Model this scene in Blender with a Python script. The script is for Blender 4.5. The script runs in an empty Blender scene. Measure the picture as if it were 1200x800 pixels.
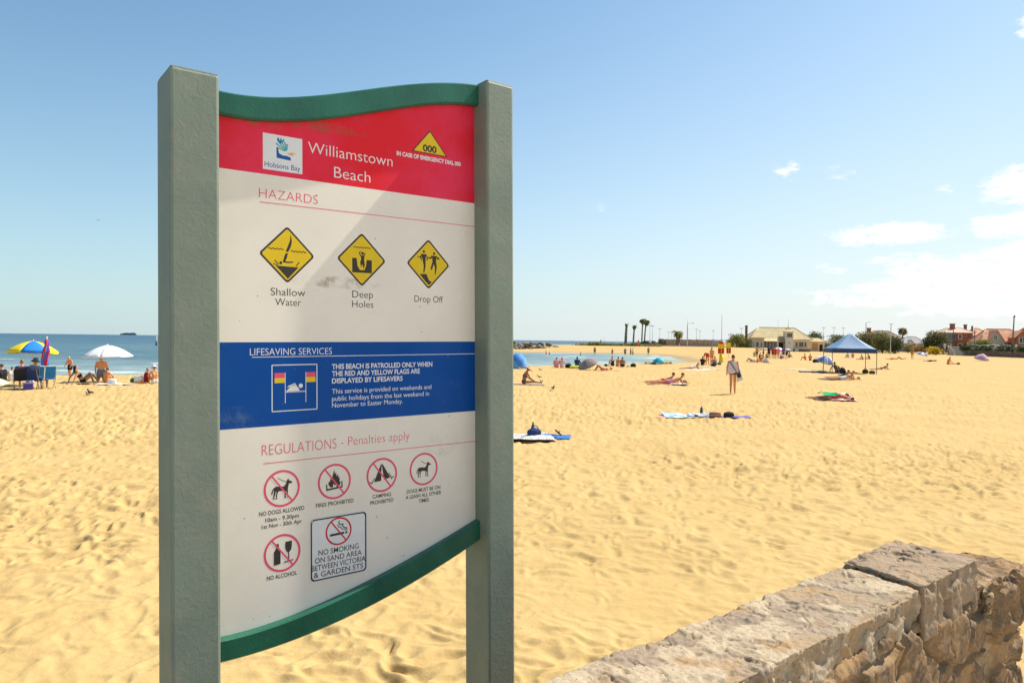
import bpy, bmesh, math, random
import numpy as np
from mathutils import Vector, Matrix, Euler
R = math.radians
random.seed(7)
SC = bpy.context.scene
COL = SC.collection

# ------------------------------------------------------------------ camera
CH = 2.26                      # eye height above the beach
FPX = 850.0                    # focal length in photo pixels (1200 wide)
ROLL, PITCH = 0.0135, -0.0022
cf = Vector((0, math.cos(PITCH), math.sin(PITCH)))
cr0 = Vector((1, 0, 0)); cu0 = cr0.cross(cf)
cr = cr0*math.cos(ROLL) + cu0*math.sin(ROLL)
cu = cu0*math.cos(ROLL) - cr0*math.sin(ROLL)
CAM = Vector((0, 0, CH))
cam = bpy.data.cameras.new('camera'); cam_o = bpy.data.objects.new('camera', cam); COL.objects.link(cam_o)
cam_o.matrix_world = Matrix(((cr.x, cu.x, -cf.x, 0), (cr.y, cu.y, -cf.y, 0), (cr.z, cu.z, -cf.z, CH), (0, 0, 0, 1)))
cam.sensor_width = 36; cam.lens = 36*FPX/1200; cam.clip_start = 0.05; cam.clip_end = 60000
SC.camera = cam_o

# ------------------------------------------------------------------ sun and sky
SUN_EL, SUN_AZ = R(50), R(32)            # azimuth measured from +X towards +Y
sd = Vector((math.cos(SUN_EL)*math.cos(SUN_AZ), math.cos(SUN_EL)*math.sin(SUN_AZ), math.sin(SUN_EL)))
sl = bpy.data.lights.new('sun', 'SUN'); sl.energy = 3.6; sl.angle = R(0.53); sl.color = (1, .94, .83)
so = bpy.data.objects.new('sun', sl); COL.objects.link(so); so.rotation_euler = sd.to_track_quat('Z', 'Y').to_euler(); so.location = (0, 0, 50)
SC.view_settings.view_transform = 'Standard'; SC.view_settings.look = 'None'
SC.view_settings.exposure = 0.96; SC.view_settings.gamma = 1

W = bpy.data.worlds.new("World"); SC.world = W; W.use_nodes = True
def build_world():
    nt = W.node_tree; nt.nodes.clear(); N = nt.nodes.new; L = nt.links.new
    out = N('ShaderNodeOutputWorld'); bg = N('ShaderNodeBackground'); bg.inputs[1].default_value = 0.083
    sky = N('ShaderNodeTexSky'); sky.sky_type = 'NISHITA'; sky.sun_disc = False
    sky.sun_elevation = SUN_EL; sky.sun_rotation = math.pi/2 - SUN_AZ
    sky.air_density = 1.0; sky.dust_density = .7; sky.ozone_density = 1.0; sky.altitude = 0
    tint = N('ShaderNodeMix'); tint.data_type = 'RGBA'; tint.blend_type = 'MULTIPLY'; tint.inputs[0].default_value = 1; L(sky.outputs[0], tint.inputs[6]); tint.inputs[7].default_value = (.68, .91, .96, 1)
    L(tint.outputs[2], bg.inputs[0])
    tc = N('ShaderNodeTexCoord'); sx = N('ShaderNodeSeparateXYZ'); L(tc.outputs['Generated'], sx.inputs[0])
    def M(op, a, b=None, c=None, clamp=False):
        n = N('ShaderNodeMath'); n.operation = op; n.use_clamp = clamp
        for i, v in enumerate((a, b, c)):
            if v is None: continue
            if isinstance(v, (int, float)): n.inputs[i].default_value = v
            else: L(v, n.inputs[i])
        return n.outputs[0]
    az = M('ARCTAN2', sx.outputs[0], sx.outputs[1]); el = M('ARCSINE', sx.outputs[2])
    cmb = N('ShaderNodeCombineXYZ'); L(M('MULTIPLY', az, 9.0), cmb.inputs[0]); L(M('MULTIPLY', el, 22.0), cmb.inputs[1])
    nz = N('ShaderNodeTexNoise'); nz.inputs['Scale'].default_value = 4.0; nz.inputs['Detail'].default_value = 9; nz.inputs['Roughness'].default_value = .62
    L(cmb.outputs[0], nz.inputs['Vector'])
    n0 = M('SUBTRACT', nz.outputs[0], 0.5)
    blobs = [(1040, 275, 80, 15, 1), (1182, 264, 56, 18, 1), (1195, 218, 52, 26, 1), (920, 200, 22, 13, .42), (985, 204, 18, 10, .30),
             (1107, 223, 14, 9, .36), (1200, 32, 22, 16, .8), (1130, 322, 110, 26, 1.1), (1220, 305, 90, 30, 1.1), (1290, 250, 110, 60, 1),
             (1080, 345, 150, 18, .8), (975, 316, 26, 7, .45), (690, 245, 22, 6, .15), (1060, 305, 60, 9, .5), (1420, 280, 120, 50, 1), (1210, 355, 210, 22, .85)]
    tot = None
    for px, py, wx, wy, s in blobs:
        a0 = math.atan2(px-600, FPX); e0 = math.atan((398.7+.0135*(px-600)-py)/FPX*math.cos(a0))
        wa = wx/FPX*math.cos(a0)**2; we = wy/FPX*math.cos(a0)
        da = M('DIVIDE', M('SUBTRACT', az, a0), wa); de = M('DIVIDE', M('SUBTRACT', el, e0), we)
        d2 = M('ADD', M('MULTIPLY', da, da), M('MULTIPLY', de, de))
        m = M('MULTIPLY', M('SUBTRACT', 1.15, d2, clamp=False), s)
        m = M('MINIMUM', m, 1.0)
        tot = m if tot is None else M('MAXIMUM', tot, m)
    tot = M('MAXIMUM', tot, -1.5)
    c = M('ADD', M('MULTIPLY', tot, .95), M('MULTIPLY', n0, 3.4))
    mr = N('ShaderNodeMapRange'); mr.interpolation_type = 'SMOOTHSTEP'; L(c, mr.inputs[0])
    mr.inputs[1].default_value = .05; mr.inputs[2].default_value = 1.15
    gate = N('ShaderNodeMapRange'); gate.interpolation_type = 'SMOOTHSTEP'; L(tot, gate.inputs[0]); gate.inputs[1].default_value = -.35; gate.inputs[2].default_value = .35
    cov = M('MULTIPLY', mr.outputs[0], gate.outputs[0])
    # thin haze veil that thickens to the horizon, brighter on the sunny side
    side = N('ShaderNodeMapRange'); side.interpolation_type = 'SMOOTHSTEP'; L(az, side.inputs[0])
    side.inputs[1].default_value = -.75; side.inputs[2].default_value = .75; side.inputs[3].default_value = 0; side.inputs[4].default_value = 1
    hz = M('POWER', M('SUBTRACT', 1.0, M('ABSOLUTE', sx.outputs[2]), clamp=True), M('MULTIPLY_ADD', side.outputs[0], -1.9, 4.8))
    veil = M('MULTIPLY', hz, M('MULTIPLY_ADD', side.outputs[0], .17, .80))
    vb = N('ShaderNodeBackground'); vc = N('ShaderNodeMix'); vc.data_type = 'RGBA'; L(side.outputs[0], vc.inputs[0]); vc.inputs[6].default_value = (.31, .39, .42, 1); vc.inputs[7].default_value = (.47, .475, .47, 1); L(vc.outputs[2], vb.inputs[0]); vb.inputs[1].default_value = 1
    mv = N('ShaderNodeMixShader'); L(veil, mv.inputs[0]); L(bg.outputs[0], mv.inputs[1]); L(vb.outputs[0], mv.inputs[2])
    cb = N('ShaderNodeBackground'); cb.inputs[0].default_value = (1, .99, .97, 1); cb.inputs[1].default_value = .60
    mc = N('ShaderNodeMixShader'); L(cov, mc.inputs[0]); L(mv.outputs[0], mc.inputs[1]); L(cb.outputs[0], mc.inputs[2])
    L(mc.outputs[0], out.inputs[0])
build_world()

# ------------------------------------------------------------------ helpers
def yh(px): return 398.7 + ROLL*(px-600)
def ray(px, py):
    return (cf + cr*((px-600)/FPX) - cu*((py-400)/FPX))
def at(px, py, depth):          # world point at this distance along the view axis
    return CAM + ray(px, py)*depth

def mat(name, col, rough=.7, var=.12, scale=12, bump=0.0, bscale=40, spec=.3, metal=0, island=0, detail=6, col2=None):
    m = bpy.data.materials.new(name); m.use_nodes = True
    nt = m.node_tree; N = nt.nodes.new; L = nt.links.new
    b = nt.nodes['Principled BSDF']; b.inputs['Roughness'].default_value = rough; b.inputs['Metallic'].default_value = metal
    b.inputs['Specular IOR Level'].default_value = spec
    tc = N('ShaderNodeTexCoord')
    nz = N('ShaderNodeTexNoise'); nz.inputs['Scale'].default_value = scale; nz.inputs['Detail'].default_value = detail
    L(tc.outputs['Object'], nz.inputs['Vector'])
    mx = N('ShaderNodeMix'); mx.data_type = 'RGBA'
    c2 = col2 if col2 else tuple(min(1, c*(1+var)) for c in col)
    c1 = tuple(c*(1-var) for c in col) if not col2 else col
    mx.inputs[6].default_value = (*c1, 1); mx.inputs[7].default_value = (*c2, 1)
    mr = N('ShaderNodeMapRange'); mr.inputs[1].default_value = .3; mr.inputs[2].default_value = .7
    if island:
        g = N('ShaderNodeNewGeometry'); ad = N('ShaderNodeMath'); ad.operation = 'MULTIPLY_ADD'
        L(g.outputs['Random Per Island'], ad.inputs[0]); ad.inputs[1].default_value = island; L(nz.outputs[0], ad.inputs[2])
        mr.inputs[2].default_value = .7+island; L(ad.outputs[0], mr.inputs[0])
    else: L(nz.outputs[0], mr.inputs[0])
    L(mr.outputs[0], mx.inputs[0]); L(mx.outputs[2], b.inputs['Base Color'])
    if bump:
        n2 = N('ShaderNodeTexNoise'); n2.inputs['Scale'].default_value = bscale; n2.inputs['Detail'].default_value = 4
        L(tc.outputs['Object'], n2.inputs['Vector'])
        bp = N('ShaderNodeBump'); bp.inputs['Strength'].default_value = bump; bp.inputs['Distance'].default_value = .01
        L(n2.outputs[0], bp.inputs['Height']); L(bp.outputs[0], b.inputs['Normal'])
    return m
_mc = {}
def cmat(kind, col, **k):
    key = (kind, tuple(round(c, 3) for c in col))
    if key not in _mc: _mc[key] = mat(kind, col, **k)
    return _mc[key]
def fabric(col): return cmat('fabric', col, rough=.85, var=.14, scale=9, spec=.15)
def skin(col): return cmat('skin', col, rough=.55, var=.10, scale=7, spec=.35)
def paint(col): return cmat('paint', col, rough=.45, var=.06, scale=6, spec=.4)

def link(name, me, m=None, parent=None, smooth=False):
    o = bpy.data.objects.new(name, me); COL.objects.link(o)
    if m is not None:
        for mm in (m if isinstance(m, (list, tuple)) else [m]): me.materials.append(mm)
    if parent is not None: o.parent = parent
    if smooth: me.shade_smooth()
    return o
def tag(o, label, cat, group=None):
    o['label'] = label; o['category'] = cat
    if group: o['group'] = group
    return o
def thing(name, label, cat, loc=(0, 0, 0), rz=0, group=None):
    o = bpy.data.objects.new(name, None); COL.objects.link(o); o.location = loc; o.rotation_euler = (0, 0, rz); o.empty_display_size = .2
    return tag(o, label, cat, group)
def copy_tree(o, parent=None):
    c = o.copy(); COL.objects.link(c)
    if parent is not None: c.parent = parent
    for ch in list(o.children): copy_tree(ch, c)
    return c
def npmesh(name, v, f):
    me = bpy.data.meshes.new(name); v = np.asarray(v, dtype=np.float32); f = np.asarray(f, dtype=np.int32)
    me.vertices.add(len(v)); me.vertices.foreach_set('co', v.ravel())
    k = f.shape[1]; me.loops.add(f.size); me.loops.foreach_set('vertex_index', f.ravel())
    me.polygons.add(len(f)); me.polygons.foreach_set('loop_start', np.arange(0, f.size, k, dtype=np.int32))
    me.update(calc_edges=True); me.validate()
    return me
def grid_faces(nr, nc):
    i = np.arange(nr-1)[:, None]*nc + np.arange(nc-1)[None, :]
    return np.stack([i, i+1, i+nc+1, i+nc], -1).reshape(-1, 4)

class B:                                     # collects boxes, bars, tubes, polygons into one mesh
    def __init__(s): s.bm = bmesh.new()
    def box(s, x0, x1, y0, y1, z0, z1, mi=0, bev=0):
        g = bmesh.ops.create_cube(s.bm, size=1)['verts']
        for v in g: v.co = Vector(((x0+x1)/2+v.co.x*(x1-x0), (y0+y1)/2+v.co.y*(y1-y0), (z0+z1)/2+v.co.z*(z1-z0)))
        fs = {f for v in g for f in v.link_faces}
        for f in fs: f.material_index = mi
        if bev:
            es = list({e for v in g for e in v.link_edges})
            bmesh.ops.bevel(s.bm, geom=es, offset=bev, segments=2, affect='EDGES', profile=.5)
        return s
    def tube(s, p0, p1, r0, r1=None, n=8, mi=0):
        r1 = r0 if r1 is None else r1
        p0, p1 = Vector(p0), Vector(p1); d = (p1-p0)
        q = d.to_track_quat('Z', 'Y')
        a = [s.bm.verts.new(p0+q @ Vector((r0*math.cos(t), r0*math.sin(t), 0))) for t in [2*math.pi*i/n for i in range(n)]]
        b = [s.bm.verts.new(p1+q @ Vector((r1*math.cos(t), r1*math.sin(t), 0))) for t in [2*math.pi*i/n for i in range(n)]]
        for i in range(n):
            f = s.bm.faces.new((a[i], a[(i+1) % n], b[(i+1) % n], b[i])); f.material_index = mi; f.smooth = True
        s.bm.faces.new(a[::-1]).material_index = mi; s.bm.faces.new(b).material_index = mi
        return s
    def poly(s, pts, mi=0):
        f = s.bm.faces.new([s.bm.verts.new(p) for p in pts]); f.material_index = mi; return s
    def prism(s, pts, d, mi=0):              # polygon extruded along vector d
        d = Vector(d); a = [s.bm.verts.new(p) for p in pts]; b = [s.bm.verts.new(Vector(p)+d) for p in pts]; n = len(pts)
        s.bm.faces.new(a[::-1]).material_index = mi; s.bm.faces.new(b).material_index = mi
        for i in range(n): s.bm.faces.new((a[i], a[(i+1) % n], b[(i+1) % n], b[i])).material_index = mi
        return s
    def ball(s, c, rx, ry=None, rz=None, sub=2, mi=0):
        ry = ry or rx; rz = rz or rx
        g = bmesh.ops.create_icosphere(s.bm, subdivisions=sub, radius=1)['verts']
        for v in g: v.co = Vector((c[0]+v.co.x*rx, c[1]+v.co.y*ry, c[2]+v.co.z*rz))
        for f in {f for v in g for f in v.link_faces}: f.smooth = True; f.material_index = mi
        return s
    def build(s, name, m, parent=None, smooth=False):
        bmesh.ops.recalc_face_normals(s.bm, faces=s.bm.faces)
        me = bpy.data.meshes.new(name); s.bm.to_mesh(me); s.bm.free()
        return link(name, me, m, parent, smooth)

# ------------------------------------------------------------------ numpy noise
def _h(ix, iy, iz, seed):
    h = (ix.astype(np.int64)*374761393 + iy.astype(np.int64)*668265263 + iz.astype(np.int64)*2147483647 + seed*1274126177) & 0xffffffff
    h = ((h ^ (h >> 13))*1274126177) & 0xffffffff
    h = ((h ^ (h >> 16))*2246822519) & 0xffffffff
    return ((h ^ (h >> 15)) & 0xffffff)/float(0xffffff)
def vnoise(x, y, z=None, seed=0):
    if z is None: z = np.zeros_like(x)
    fx, fy, fz = np.floor(x), np.floor(y), np.floor(z)
    u, v, w = x-fx, y-fy, z-fz
    u = u*u*u*(u*(u*6-15)+10); v = v*v*v*(v*(v*6-15)+10); w = w*w*w*(w*(w*6-15)+10)
    r = 0
    for a in (0, 1):
        for b in (0, 1):
            for c in (0, 1):
                r = r + _h(fx+a, fy+b, fz+c, seed)*(u if a else 1-u)*(v if b else 1-v)*(w if c else 1-w)
    return r*2-1
def fbm(x, y, z=None, oct=4, seed=0, gain=.5):
    r = 0; a = 1.0; s = 0
    for i in range(oct):
        k = 2.03**i
        r = r+a*vnoise(x*k+i*17.3, y*k-i*9.1, None if z is None else z*k+i*5.7, seed+i); s += a; a *= gain
    return r/s
def pits(x, y, cell, seed, rmin, rmax, rim=.35, pres=.8, elong=1.7):
    cx, cy = np.floor(x/cell), np.floor(y/cell); h = np.zeros_like(x); z0 = np.zeros_like(x)
    for a in (-1, 0, 1):
        for b in (-1, 0, 1):
            ix, iy = cx+a, cy+b
            px = (ix+_h(ix, iy, z0, seed))*cell; py = (iy+_h(ix, iy, z0, seed+1))*cell
            th = _h(ix, iy, z0, seed+2)*math.pi; rr = rmin+(rmax-rmin)*_h(ix, iy, z0, seed+3)
            dp = np.where(_h(ix, iy, z0, seed+4) < pres, .5+.5*_h(ix, iy, z0, seed+5), 0)
            dx, dy = x-px, y-py; c, s = np.cos(th), np.sin(th)
            q = ((dx*c+dy*s)/(rr*elong))**2+((dy*c-dx*s)/rr)**2
            h += dp*(-np.exp(-q*1.6)*1.0+rim*np.exp(-(np.sqrt(q)-1.35)**2*5))
    return h

# ------------------------------------------------------------------ terrain
SEA = -0.45
def gpt(px, py, z=0.0):
    d = ray(px, py); t = (z-CH)/d.z
    return CAM+d*t
def _shore():
    P = lambda px, py: tuple(gpt(px, py, SEA)[:2])
    p = [(-6000, 20), (-400, 30), (-90, 41), P(0, 441.2), P(90, 441.4), P(183, 441), P(420, 435.5), P(606, 430), P(700, 428), P(770, 425.8), P(806, 424), (26, 114), (29, 132), (29, 148), (23, 157), (10, 161), P(606, 413),
         (-12, 168), (-26, 178), (-34, 190), (-34, 204), (-22, 214), (10, 222), (40, 232), (64, 262), (74, 330), (90, 420), (150, 700), (400, 1600), (2600, 9000), (-6000, 9000)]
    return np.array(p)
SHORE = _shore()
def land_dist(x, y):                         # >0 on land, <0 in water
    d = np.full(x.shape, 1e9); ins = np.zeros(x.shape, bool)
    n = len(SHORE)
    for i in range(n):
        ax, ay = SHORE[i]; bx, by = SHORE[(i+1) % n]
        ex, ey = bx-ax, by-ay; t = np.clip(((x-ax)*ex+(y-ay)*ey)/(ex*ex+ey*ey), 0, 1)
        d = np.minimum(d, np.hypot(x-ax-t*ex, y-ay-t*ey))
        c = ((ay > y) != (by > y)) & (x < (bx-ax)*(y-ay)/((by-ay) if by != ay else 1e-9)+ax)
        ins ^= c
    return np.where(ins, -d, d)
def base_h(x, y):
    d = land_dist(x, y)
    s = np.clip(d/9, 0, 1); s = s*s*(3-2*s)
    z = np.where(d > 0, SEA+.45*s+.02*np.minimum(d, 1), SEA+np.maximum(d*.07, -3))
    far = np.clip((y-168)/14, 0, 1)*np.clip(d/10, 0, 1)*np.clip((x-3)/9, 0, 1)
    z = z+far*np.where(x < 62, 1.0, .0)                       # dune crest of the spit
    wx_ = np.where(y < 178, 107-(178-y)*.1, 107+(y-178)*.58)
    street = np.clip((x-wx_-.35)/.8, 0, 1)*np.clip((y-60)/20, 0, 1)
    z = z+street*1.15+np.clip((y-215)/40, 0, 1)*np.clip((x-60)/20, 0, 1)*(1-street)*.6
    return z
def ground(px, py):                          # where this sight line meets the beach
    z = 0.0
    for _ in range(6):
        p = gpt(px, py, z); z2 = float(base_h(np.array([p.x]), np.array([p.y]))[0]); z = .5*z+.5*z2
    p = gpt(px, py, z); return Vector((p.x, p.y, float(base_h(np.array([p.x]), np.array([p.y]))[0])))

def sand_detail(x, y):
    amp = 1/(1+np.maximum(y-18, 0)/40)
    soft = np.clip((vnoise(x*.23+3, y*.23, seed=91)+.42)/.5, .5, 1)
    px0 = np.exp(-(((x-.9)/1.6)**2+((y-6.1)/.9)**2)); soft = soft*(1-.6*px0)
    wx = x+.12*vnoise(x*3, y*3, seed=5); wy = y+.12*vnoise(x*3, y*3, seed=6)
    h = pits(wx, wy, .55, 11, .09, .18, pres=.8)*.050
    h += pits(wx, wy, .36, 31, .06, .115, pres=.9)*.066
    h += pits(wx+.7, wy+.2, .21, 131, .035, .07, pres=.9)*.042
    h += pits(wx+.3, wy, 1.15, 51, .24, .42, pres=.6)*.04
    h = .9*h*soft*(.60+.38*np.clip((y-4.5)/6, 0, 1))
    h += fbm(x*.8, y*.8, oct=3, seed=70)*.055*(.4+.6*soft)
    h += fbm(x*5, y*5, oct=3, seed=75)*.020*soft
    h += fbm(x*26, y*26, oct=2, seed=79)*.0016
    far = np.clip((y-16)/20, 0, 1)
    h = h*amp + far*fbm(x*.55, y*.2, oct=2, seed=83)*.05
    return h
def build_sand():
    inv = 1/np.linspace(1/2.6, 1/80, 720)
    mid = np.geomspace(80, 420, 180)[1:]; farr = np.geomspace(420, 9000, 36)[1:]
    ys = np.concatenate([[-6, -2, 0, 1, 1.8], inv, mid, farr])
    nc = 1150; s = np.linspace(-1, 1, nc)
    X = s[None, :]*(2.6+.80*np.maximum(ys, 0)[:, None]); Y = np.repeat(ys[:, None], nc, 1)
    x, y = X.ravel(), Y.ravel()
    z = base_h(x, y)
    near = (y < 110) & (y > 0)
    dl = np.clip((z[near]-SEA-.05)/.3, 0, 1)
    z[near] += sand_detail(x[near], y[near])*dl
    me = npmesh('beach', np.stack([x, y, z], 1), grid_faces(len(ys), nc))
    m = bpy.data.materials.new('sand'); m.use_nodes = True; nt = m.node_tree; N = nt.nodes.new; L = nt.links.new
    b = nt.nodes['Principled BSDF']; b.inputs['Roughness'].default_value = .95; b.inputs['Specular IOR Level'].default_value = .1
    g = N('ShaderNodeNewGeometry')
    def noise(sc, det=4, vec=None):
        n = N('ShaderNodeTexNoise'); n.inputs['Scale'].default_value = sc; n.inputs['Detail'].default_value = det
        L(vec or g.outputs['Position'], n.inputs['Vector']); return n.outputs[0]
    def mix(f, a, c):
        n = N('ShaderNodeMix'); n.data_type = 'RGBA'
        L(f, n.inputs[0])
        for i, v in ((6, a), (7, c)):
            if isinstance(v, tuple): n.inputs[i].default_value = (*v, 1)
            else: L(v, n.inputs[i])
        return n.outputs[2]
    def rng(v, a, c, smooth=True):
        n = N('ShaderNodeMapRange'); n.interpolation_type = 'SMOOTHSTEP' if smooth else 'LINEAR'; L(v, n.inputs[0]); n.inputs[1].default_value = a; n.inputs[2].default_value = c; return n.outputs[0]
    c = mix(rng(noise(.5, 5), .35, .65), (.535, .365, .150), (.59, .415, .182))
    c = mix(rng(noise(240, 3), .3, .72), c, (.47, .305, .118))
    spk = N('ShaderNodeTexVoronoi'); spk.inputs['Scale'].default_value = 26; L(g.outputs['Position'], spk.inputs['Vector'])
    lt = N('ShaderNodeMath'); lt.operation = 'LESS_THAN'; L(spk.outputs['Distance'], lt.inputs[0]); lt.inputs[1].default_value = .12
    sel = N('ShaderNodeMath'); sel.operation = 'MULTIPLY'; L(lt.outputs[0], sel.inputs[0])
    gt = N('ShaderNodeMath'); gt.operation = 'GREATER_THAN'; L(spk.outputs['Color'], gt.inputs[0]); gt.inputs[1].default_value = .86; L(gt.outputs[0], sel.inputs[1])
    c = mix(sel.outputs[0], c, (.16, .11, .06))
    sx = N('ShaderNodeSeparateXYZ'); L(g.outputs['Position'], sx.inputs[0])
    wet = rng(sx.outputs[2], SEA+.22, SEA+.03)
    wm = N('ShaderNodeMapRange'); wm.interpolation_type = 'SMOOTHSTEP'; L(sx.outputs[2], wm.inputs[0]); wm.inputs[1].default_value = SEA+.06; wm.inputs[2].default_value = SEA+.22; wm.inputs[3].default_value = 1; wm.inputs[4].default_value = 0
    c = mix(wm.outputs[0], c, (.36, .26, .135))
    L(c, b.inputs['Base Color'])
    bp = N('ShaderNodeBump'); bp.inputs['Strength'].default_value = .35; bp.inputs['Distance'].default_value = .004; L(noise(300, 2), bp.inputs['Height'])
    b2 = N('ShaderNodeBump'); b2.inputs['Strength'].default_value = .5; b2.inputs['Distance'].default_value = .03; L(noise(9, 5), b2.inputs['Height']); L(bp.outputs[0], b2.inputs['Normal'])
    L(b2.outputs[0], b.inputs['Normal'])
    o = link('beach', me, m, smooth=True); o['kind'] = 'structure'
build_sand()

def build_sea():
    ys = np.concatenate([np.geomspace(22, 400, 420), np.geomspace(400, 30000, 60)[1:]]); nc = 420
    s = np.linspace(-1, 1, nc); X = s[None, :]*(60+.9*ys[:, None]); Y = np.repeat(ys[:, None], nc, 1)
    x, y = X.ravel(), Y.ravel()
    d = land_dist(x, y); off = np.clip(-d/25, 0, 1)
    fade = np.clip(1-(y-60)/320, 0, 1)
    z = SEA+off*fade*(.05*np.sin(y*1.7+2.2*vnoise(x*.08, y*.1, seed=3)+x*.12)+.09*fbm(x*.22, y*.6, oct=3, seed=8))
    me = npmesh('sea', np.stack([x, y, z], 1), grid_faces(len(ys), nc))
    a = me.attributes.new('shore', 'FLOAT', 'POINT'); a.data.foreach_set('value', np.clip(-d, -5, 3000).astype(np.float32))
    m = bpy.data.materials.new('sea_water'); m.use_nodes = True; nt = m.node_tree; N = nt.nodes.new; L = nt.links.new
    b = nt.nodes['Principled BSDF']; b.inputs['Roughness'].default_value = .32; b.inputs['Specular IOR Level'].default_value = .10
    at_ = N('ShaderNodeAttribute'); at_.attribute_name = 'shore'
    cr_ = N('ShaderNodeValToRGB'); e = cr_.color_ramp
    dv = N('ShaderNodeMath'); dv.operation = 'MULTIPLY'; L(at_.outputs['Fac'], dv.inputs[0]); dv.inputs[1].default_value = 1/400; dv.use_clamp = True
    L(dv.outputs[0], cr_.inputs[0])
    e.elements[0].position = 0; e.elements[0].color = (.26, .31, .22, 1); e.elements[1].position = 1; e.elements[1].color = (.022, .075, .125, 1)
    for p, c in ((.03, (.19, .25, .25)), (.10, (.085, .155, .175)), (.28, (.036, .098, .138))):  # shallow stops paled to paint the sky's reflection on calm water
        q = e.elements.new(p); q.color = (*c, 1)
    g = N('ShaderNodeNewGeometry'); mp = N('ShaderNodeMapping'); mp.inputs['Scale'].default_value = (.16, .42, 1); L(g.outputs['Position'], mp.inputs[0])
    nz = N('ShaderNodeTexNoise'); nz.inputs['Scale'].default_value = 1; nz.inputs['Detail'].default_value = 6; nz.inputs['Roughness'].default_value = .6; L(mp.outputs[0], nz.inputs['Vector'])
    # darker and lighter wind streaks
    mr = N('ShaderNodeMapRange'); L(nz.outputs[0], mr.inputs[0]); mr.inputs[1].default_value = .35; mr.inputs[2].default_value = .65; mr.inputs[3].default_value = .72; mr.inputs[4].default_value = 1.28
    ml = N('ShaderNodeMix'); ml.data_type = 'RGBA'; ml.blend_type = 'MULTIPLY'; ml.inputs[0].default_value = 1; L(cr_.outputs[0], ml.inputs[6])
    cc = N('ShaderNodeCombineXYZ'); [L(mr.outputs[0], cc.inputs[i]) for i in range(3)]; L(cc.outputs[0], ml.inputs[7])
    # foam: little caps everywhere near shore
    m2 = N('ShaderNodeMapping'); m2.inputs['Scale'].default_value = (.11, .33, 1); m2.inputs['Location'].default_value = (7, 3, 0); L(g.outputs['Position'], m2.inputs[0])
    n2 = N('ShaderNodeTexNoise'); n2.inputs['Scale'].default_value = 1; n2.inputs['Detail'].default_value = 8; n2.inputs['Roughness'].default_value = .68; L(m2.outputs[0], n2.inputs['Vector'])
    sh = N('ShaderNodeMapRange'); L(at_.outputs['Fac'], sh.inputs[0]); sh.inputs[1].default_value = 0; sh.inputs[2].default_value = 45; sh.inputs[3].default_value = .135; sh.inputs[4].default_value = 0
    ad = N('ShaderNodeMath'); L(n2.outputs[0], ad.inputs[0]); L(sh.outputs[0], ad.inputs[1])
    fm = N('ShaderNodeMapRange'); fm.interpolation_type = 'SMOOTHSTEP'; L(ad.outputs[0], fm.inputs[0]); fm.inputs[1].default_value = .66; fm.inputs[2].default_value = .74
    mf = N('ShaderNodeMix'); mf.data_type = 'RGBA'; L(fm.outputs[0], mf.inputs[0]); L(ml.outputs[2], mf.inputs[6]); mf.inputs[7].default_value = (.72, .76, .72, 1)
    L(mf.outputs[2], b.inputs['Base Color'])
    bp = N('ShaderNodeBump'); bp.inputs['Strength'].default_value = .8; bp.inputs['Distance'].default_value = .5; L(nz.outputs[0], bp.inputs['Height']); L(bp.outputs[0], b.inputs['Normal'])
    o = link('sea', me, m, smooth=True); o['kind'] = 'structure'
build_sea()
# ------------------------------------------------------------------ stone wall
WO = Vector((.789, 2.063, 0)); WS = Vector((.772, .636, 0)).normalized(); WT = Vector((-WS.y, WS.x, 0))
def stone_mat(name, base, pale, warm, rough=.92):
    m = bpy.data.materials.new(name); m.use_nodes = True; nt = m.node_tree; N = nt.nodes.new; L = nt.links.new
    b = nt.nodes['Principled BSDF']; b.inputs['Roughness'].default_value = rough; b.inputs['Specular IOR Level'].default_value = .2
    tc = N('ShaderNodeTexCoord')
    def noise(sc, det=5, ro=.55):
        n = N('ShaderNodeTexNoise'); n.inputs['Scale'].default_value = sc; n.inputs['Detail'].default_value = det; n.inputs['Roughness'].default_value = ro
        L(tc.outputs['Object'], n.inputs['Vector']); return n.outputs[0]
    def rng(v, a, c, lo=0, hi=1):
        n = N('ShaderNodeMapRange'); n.interpolation_type = 'SMOOTHSTEP'; L(v, n.inputs[0])
        for i, k in enumerate((a, c, lo, hi)): n.inputs[i+1].default_value = k
        return n.outputs[0]
    def mix(f, a, c, mode='MIX'):
        n = N('ShaderNodeMix'); n.data_type = 'RGBA'; n.blend_type = mode; L(f, n.inputs[0])
        for i, v in ((6, a), (7, c)):
            if isinstance(v, tuple): n.inputs[i].default_value = (*v, 1)
            else: L(v, n.inputs[i])
        return n.outputs[2]
    am = N('ShaderNodeAttribute'); am.attribute_name = 'mortar'
    ad = N('ShaderNodeAttribute'); ad.attribute_name = 'tone'
    k = lambda c, s: tuple(x*s for x in c)
    st = mix(ad.outputs['Fac'], k(base, .72), k(base, 1.2))
    st = mix(rng(noise(9), .4, .62), st, k(warm, .8))
    c = mix(am.outputs['Fac'], st, pale)
    c = mix(rng(noise(4.2, 7), .53, .62), c, warm)
    c = mix(rng(noise(3.1, 8, .65), .55, .62), c, k(base, 1.05))
    c = mix(rng(noise(60, 4), .38, .75), c, k(pale, .72))
    c = mix(rng(noise(170, 3), .58, .72), c, k(base, .42))
    L(c, b.inputs['Base Color'])
    b1 = N('ShaderNodeBump'); b1.inputs['Strength'].default_value = .7; b1.inputs['Distance'].default_value = .004; L(noise(75, 7, .65), b1.inputs['Height'])
    b2 = N('ShaderNodeBump'); b2.inputs['Strength'].default_value = .6; b2.inputs['Distance'].default_value = .002; L(noise(380, 4), b2.inputs['Height']); L(b1.outputs[0], b2.inputs['Normal'])
    L(b2.outputs[0], b.inputs['Normal'])
    return m
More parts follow.
